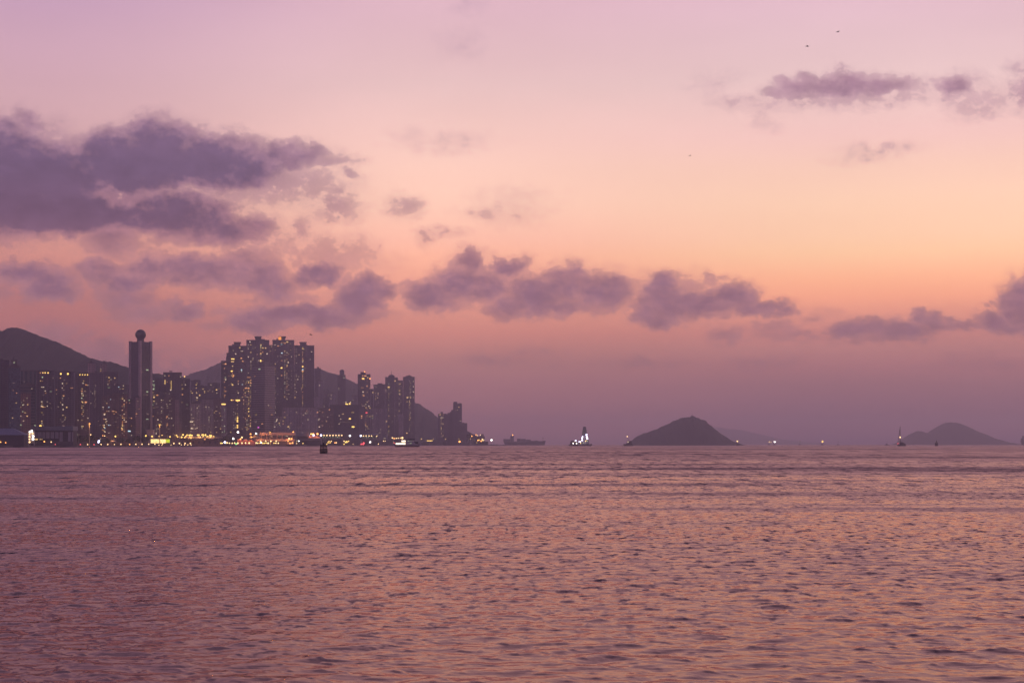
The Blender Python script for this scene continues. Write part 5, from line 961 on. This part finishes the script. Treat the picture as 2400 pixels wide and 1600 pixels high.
for x, y, r, mk in ((1374.4,1018.3,2.4,'B'),(1375,1023.2,2.3,'B'),(1376.3,1027,2.3,'B'),(1365.4,1022.8,1.5,'B'),(1364,1026,2.1,'B'),(1364,1031,2.2,'B'),(1348.8,1032.2,2.1,'B'),(1357,1035,1.5,'B'),(1360,1035,1.6,'W'),(1343.3,1038.5,1.6,'W'),(1351,1038.5,1.7,'W'),(1360.6,1038.5,1.3,'k'),(1366.8,1037.2,1.4,'g'),(1371,1037.2,1.1,'w'),(1372,1033.2,1.3,'k'),(1376,1033.2,1.4,'g'),(1374,1031.5,1.5,'y'),(1345,1035.5,1.1,'y'),(1366.5,1013.5,.8,'d')): f.bulb(x, y, r*.8, mk, -9.6 if y > 1034 else -7.0, 'flood_light')
point_light('barge_flood', 1368, 1028, f.D, 22000, (0.85,0.85,1.0), -22, f.r)
# tug near the island
f = flag_root('tug', 1472, 4600, 'small dark tug with two lights left of the pointed island', 'tug')
m = MB(); hull(m, f.x(1484), f.x(1461), 9, -.8, f.z(1041.6), f.z(1039.2), .08, .05); m.build('hull', M_HULLD, f.r)
f.box('deck_house', 1468, 1481, 1037.6, 1041.3, -3, 3, M_HULLD); f.box('wheelhouse', 1470, 1478, 1033, 1037.5, -2.6, 2.6, M_HULLD); f.box('funnel', 1477, 1480, 1032.3, 1037.4, -1.2, 1.2, M_HULLD)
m = MB(); m.bar((f.x(1474),0,f.z(1033)), (f.x(1474),0,f.z(1028)), .5, 6); m.bar((f.x(1470),0,f.z(1033)), (f.x(1470.2),0,f.z(1022.6)), .16, 6); m.build('mast', M_HULLD, f.r)
f.bulb(1470.2,1022.4,1.3,'k',-.4,'mast_light'); f.bulb(1471.8,1035.4,1.5,'w',-3.1,'cabin_light'); f.bulb(1472,1032.6,1.0,'d',-2.9,'cabin_light')
# sailing yacht
f = flag_root('sailing_yacht', 2112, 4200, 'sailing yacht with bare mast, one white light halfway up it', 'sailing yacht')
m = MB(); hull(m, f.x(2123), f.x(2102.5), 7, -.8, f.z(1041.4), f.z(1040.4), .1, .04); m.build('hull', M_HULLD, f.r)
m = MB(); secs = []
for t_ in (0,.25,.5,.75,1): x = 2109.5+12.5*t_; secs.append([(f.x(x),-2.2,f.z(1041.2)),(f.x(x),-1.8,f.z(1035+4.6*t_*t_+.3)),(f.x(x),1.8,f.z(1035+4.6*t_*t_+.3)),(f.x(x),2.2,f.z(1041.2))])
m.loft(secs); m.build('spray_hood', M_HULLD, f.r)
m = MB(); m.bar((f.x(2109.5),0,f.z(1040)), (f.x(2109.7),0,f.z(999)), .95, 6, .6); m.build('mast', M_HULLD, f.r)
m = MB(); m.bar((f.x(2104),0,f.z(1040)), (f.x(2109.2),0,f.z(1004)), .5, 6); m.build('forestay', M_HULLD, f.r)
m = MB(); m.bar((f.x(2109.5),0,f.z(1037)), (f.x(2119),0,f.z(1037.6)), .4, 6); m.build('boom', M_HULLD, f.r)
f.bulb(2109.6,1024.2,1.7,'k',-.9,'mast_light'); f.bulb(2104.2,1039,1.1,'r',-2,'port_light')
# buoys
def buoy_small(px, D, label, y_light, wpx, ytop, lit_):
    f = flag_root('buoy', px, D, label, 'buoy', 'navigation buoys'); w = wpx*f.s/2
    m = MB(); m.lathe(0, 0, [(w*.85,-.7),(w,.3),(w,1.7),(w*.75,2.6)], 14); m.build('float', M_BLACK, f.r)
    m = MB(); zt = f.z(ytop)
    if lit_:
        m.cyl(0,0,2.5,zt,w*.30,w*.18,8); m.build('mast', M_BLACK, f.r); f.bulb(px, y_light, 1.6, 'k', -w*.4, 'lantern')
        m = MB(); m.bar((0,0,zt), (0,0,zt+3.2*f.s), .35, 5); m.build('topmark', M_BLACK, f.r)
    else:
        m.lathe(0,0,[(w*.80,2.5),(w*.92,4.6),(w*.86,zt*.52),(w*.42,zt*.68),(w*.26,zt*.74)], 12); m.build('tower', M_BLACK, f.r)
        m = MB(); m.lathe(0,0,[(w*.24,zt*.74),(w*.28,zt*.9),(w*.1,zt)], 10); m.build('lantern', M_BLACK, f.r)
buoy_small(1728, 5200, 'slim spar buoy with a white lantern, right of the pointed island', 1033.5, 6.5, 1032, True)
buoy_small(2194.8, 4600, 'stout black buoy with a small knob on top, right of the sailing yacht', 0, 8.5, 1031.6, False)
f = flag_root('buoy', 758.5, 880, 'nearest black buoy with a square slatted cage, in front of the city shore', 'buoy', 'navigation buoys')
s = f.s
m = MB(); m.lathe(0, 0, [(9.0*s,-.5),(9.3*s,.1),(9.2*s,f.z(1058.8)),(8.2*s,f.z(1058)),(2.5*s,f.z(1057.6))], 22); m.build('float', M_BLACK, f.r)
zb, zt = f.z(1057.8), f.z(1042.2); wb, wt = 8.3*s, 6.6*s
for cx_, cy_ in ((1,1),(1,-1),(-1,1),(-1,-1)):
    m = MB(); m.bar((cx_*wb,cy_*wb*.8,zb), (cx_*wt,cy_*wt*.8,zt), .09, 6); m.build('leg', M_BLACK, f.r)
M_SLAT = plain('weathered_dark_slats', (0.035,0.028,0.026), 0.8, 0, 0.4, 3.0)
for side_ in (-1, 1):
    m = MB()
    for k in range(15):
        t_ = (k+.5)/15; w = wb+(wt-wb)*t_; z = zb+(zt-zb)*t_
        if k in (7, 8): continue
        yy = side_*w*.8; m.box(-w, w, yy-.02, yy+.02, z-.10, z+.06)
    for q in (-.5, 0, .5): m.bar((q*wb,side_*wb*.8,zb), (q*wt,side_*wt*.8,zt), .05, 5)
    m.build('slatted_panel', M_SLAT, f.r)
for k, t_ in enumerate((0.5,1.0)):
    w = wb+(wt-wb)*t_; z = zb+(zt-zb)*t_; m = MB(); m.box(-w-.08, w+.08, -w*.8-.08, w*.8+.08, z-.07, z+.07); m.build('platform', M_BLACK, f.r)
m = MB(); m.cyl(0,0,zb,zt,.22,.22,8); m.build('core_pipe', M_BLACK, f.r)
m = MB(); m.lathe(0, 0, [(1.8*s,zt),(1.9*s,zt+1.6*s),(1.2*s,zt+2.4*s),(1.3*s,zt+4.0*s),(.5*s,zt+5.6*s)], 12); m.build('lantern', M_BLACK, f.r)
# far lights: small boats near the horizon
for (x, y, r, mk, D, lb) in ((1803,1035,1.2,'k',9000,'distant boat with two lights, leftmost on the right half of the horizon'),(1815,1035,1.7,'W',9000,'distant boat with a wide white light beside the two-light boat'),(1875,1034,1.2,'w',9500,'faint distant boat with one small white light'),(1927.5,1034.2,2.3,'Y',8500,'distant boat with a strong yellow light'),(1964.5,1034.5,.9,'d',9800,'faintest distant boat between yellow-lit boat and sailing yacht'),(2079,1036,.6,'d',7000,'tiny dark boat just left of the sailing yacht')):
    f = flag_root('distant_boat', x, D, lb, 'boat', 'far boats with lights')
    m = MB(); hull(m, -9, 10, 6, -.8, 2.2, 3.4); m.build('hull', M_HULLD, f.r); m = MB(); m.box(-5,2,-2,2,2.2,6); m.build('cabin', M_HULLD, f.r)
    m = MB(); m.bar((-1,0,6), (-1,0,f.z(y)), .3, 5); m.build('mast', M_HULLD, f.r); f.bulb(x, y, r, mk, -1.2, 'mast_light')
    if x == 1815: f.bulb(x+2.4, y, 1.2, mk, -1.2, 'mast_light')
    if x == 1803: f.bulb(x+4, y+1, .9, 'k', -1.2, 'mast_light')
f = flag_root('cargo_ship', 2412, 9000, 'hazy cargo ship cut off by the right edge, one light on top', 'cargo ship')
m = MB(); hull(m, f.x(2392.5), f.x(2450), 34, -.8, f.z(1033), f.z(1030)); m.build('hull', M_HULLD, f.r); f.box('bridge', 2394.2, 2402, 1026.5, 1033.2, -15, 15, M_CONC); f.box('upper_bridge', 2397, 2402, 1021, 1026.4, -12, 12, M_CONC); f.box('container_stack', 2404, 2444, 1027, 1032.9, -14, 14, M_CONC); f.bulb(2399.6,1019.5,1.3,'w',-12.5,'mast_light')
# antennas on the hill tops
for (x, yb, yt, D, lb, w) in ((1622.2,977,969.5,6750,'thin mast on the summit of the pointed island',.9),(2216.5,994,985.5,12500,'thin mast on the shoulder of the far right island',1.4),(1.5,780,772,4200,'small mast on the hill crest at the left edge',.5),(8.5,778,770,4200,'small mast on the hill crest, right of the edge one',.5)):
    m = MB(); D -= 1; m.bar((0,0,0), (0,0,wz(yt,D)-wz(yb,D)), w, 6, w*.6); o = m.build('mast', M_CRANE); o.location = (wx(x,D), D, wz(yb,D)); tag(o, lb, 'mast', 'masts on the hills')
f = Fr('hilltop_building', 1622, 6745, 'tiny round-topped building on the summit of the pointed island', 'building', gz=wz(979, 6745)); m = MB(); m.lathe(0,0,[(7,0),(7,f.z(975.5)),(4.5,f.z(974.3)),(.5,f.z(973.8))], 10); m.build('wall', M_CRANE, f.r)
f = Fr('hilltop_building', 2113-1368-5, 6980, 'flat roofed building on the hill crest right of the crowned group', 'building', gz=wz(868, 6980))
f.box('wall', 734, 750, 864.6, None, -10, 10, M_CRANE); f.box('roof', 733, 751.5, 863.6, 864.5, -11, 11, M_CRANE)
# birds
M_BIRD = plain('bird_feathers', (0.10,0.08,0.08), 0.8)
def bird(px, py, D, span, roll, label, yaw=0.0, flap=0.25):
    r = empty('bird', (wx(px,D), D, wz(py,D)), yaw); r.rotation_euler = (0.15, roll, yaw); tag(r, label, 'bird', 'birds in the sky')
    m = MB(); prof = [(0.01,-.30),(.035,-.26),(.04,-.20),(.075,-.08),(.07,.08),(.03,.22),(.05,.34)]
    secs = [[(rr*math.cos(a_), yy, rr*.8*math.sin(a_)) for a_ in [i*math.pi/4 for i in range(8)]] for rr, yy in prof]; m.loft(secs)
    for sg in (-1, 1):
        h = span/2; P_ = [(0.04,-.12,.01),(h*.5,-.17,flap*h*.7),(h,.02,flap*h*.55),(h*.9,.06,flap*h*.53),(h*.5,.04,flap*h*.62),(0.04,.12,.0)]
        top = [(sg*a_, b_, c_+.012) for a_,b_,c_ in P_]; bot = [(sg*a_, b_, c_-.012) for a_,b_,c_ in P_]
        m.loft([bot, top] if sg > 0 else [top, bot])
    m.build('body', M_BIRD, r)
bird(1964, 75.5, 330, .95, -.35, 'upper gliding bird near the top right of the sky', .5, .5)
bird(1892, 109, 300, .55, .3, 'dark bird below and left of the gliding one', 1.1, .3)
bird(1617, 365, 330, .55, -.4, 'small bird in the peach sky right of centre', .6, .35)
bird(728.6, 784, 260, .45, .2, 'small bird just above the crowned high-rises', .9, .3)
print('all', len(bpy.data.objects))

for px in range(182, 700, 24): # the promenade lamps light the quay
    D = Ds(px)+14; pl = point_light('quay_light', px, 1036.5, D, 3200, (1.0,0.50,0.15), -6)
    near = min((o for o in bpy.data.objects if o.name.split('.')[0] == 'street_lamp'), key=lambda o: (o.location-pl.location).length); pl.parent = near; pl.location = pl.location-near.location
for r in [o for o in bpy.data.objects if o.parent is None]:
    for c, p in (('mast_light','mast'),('mast_light','foremast'),('flood_light','lattice_tower'),('cabin_window','lower_cabin'),('cabin_light','wheelhouse'),('crown_lantern','crown'),('glass_wall','wall'),('mullion','wall'),('parapet','wall'),('lamp','roof'),('platform','post'),('topmark','mast')): sub(r, c, p)
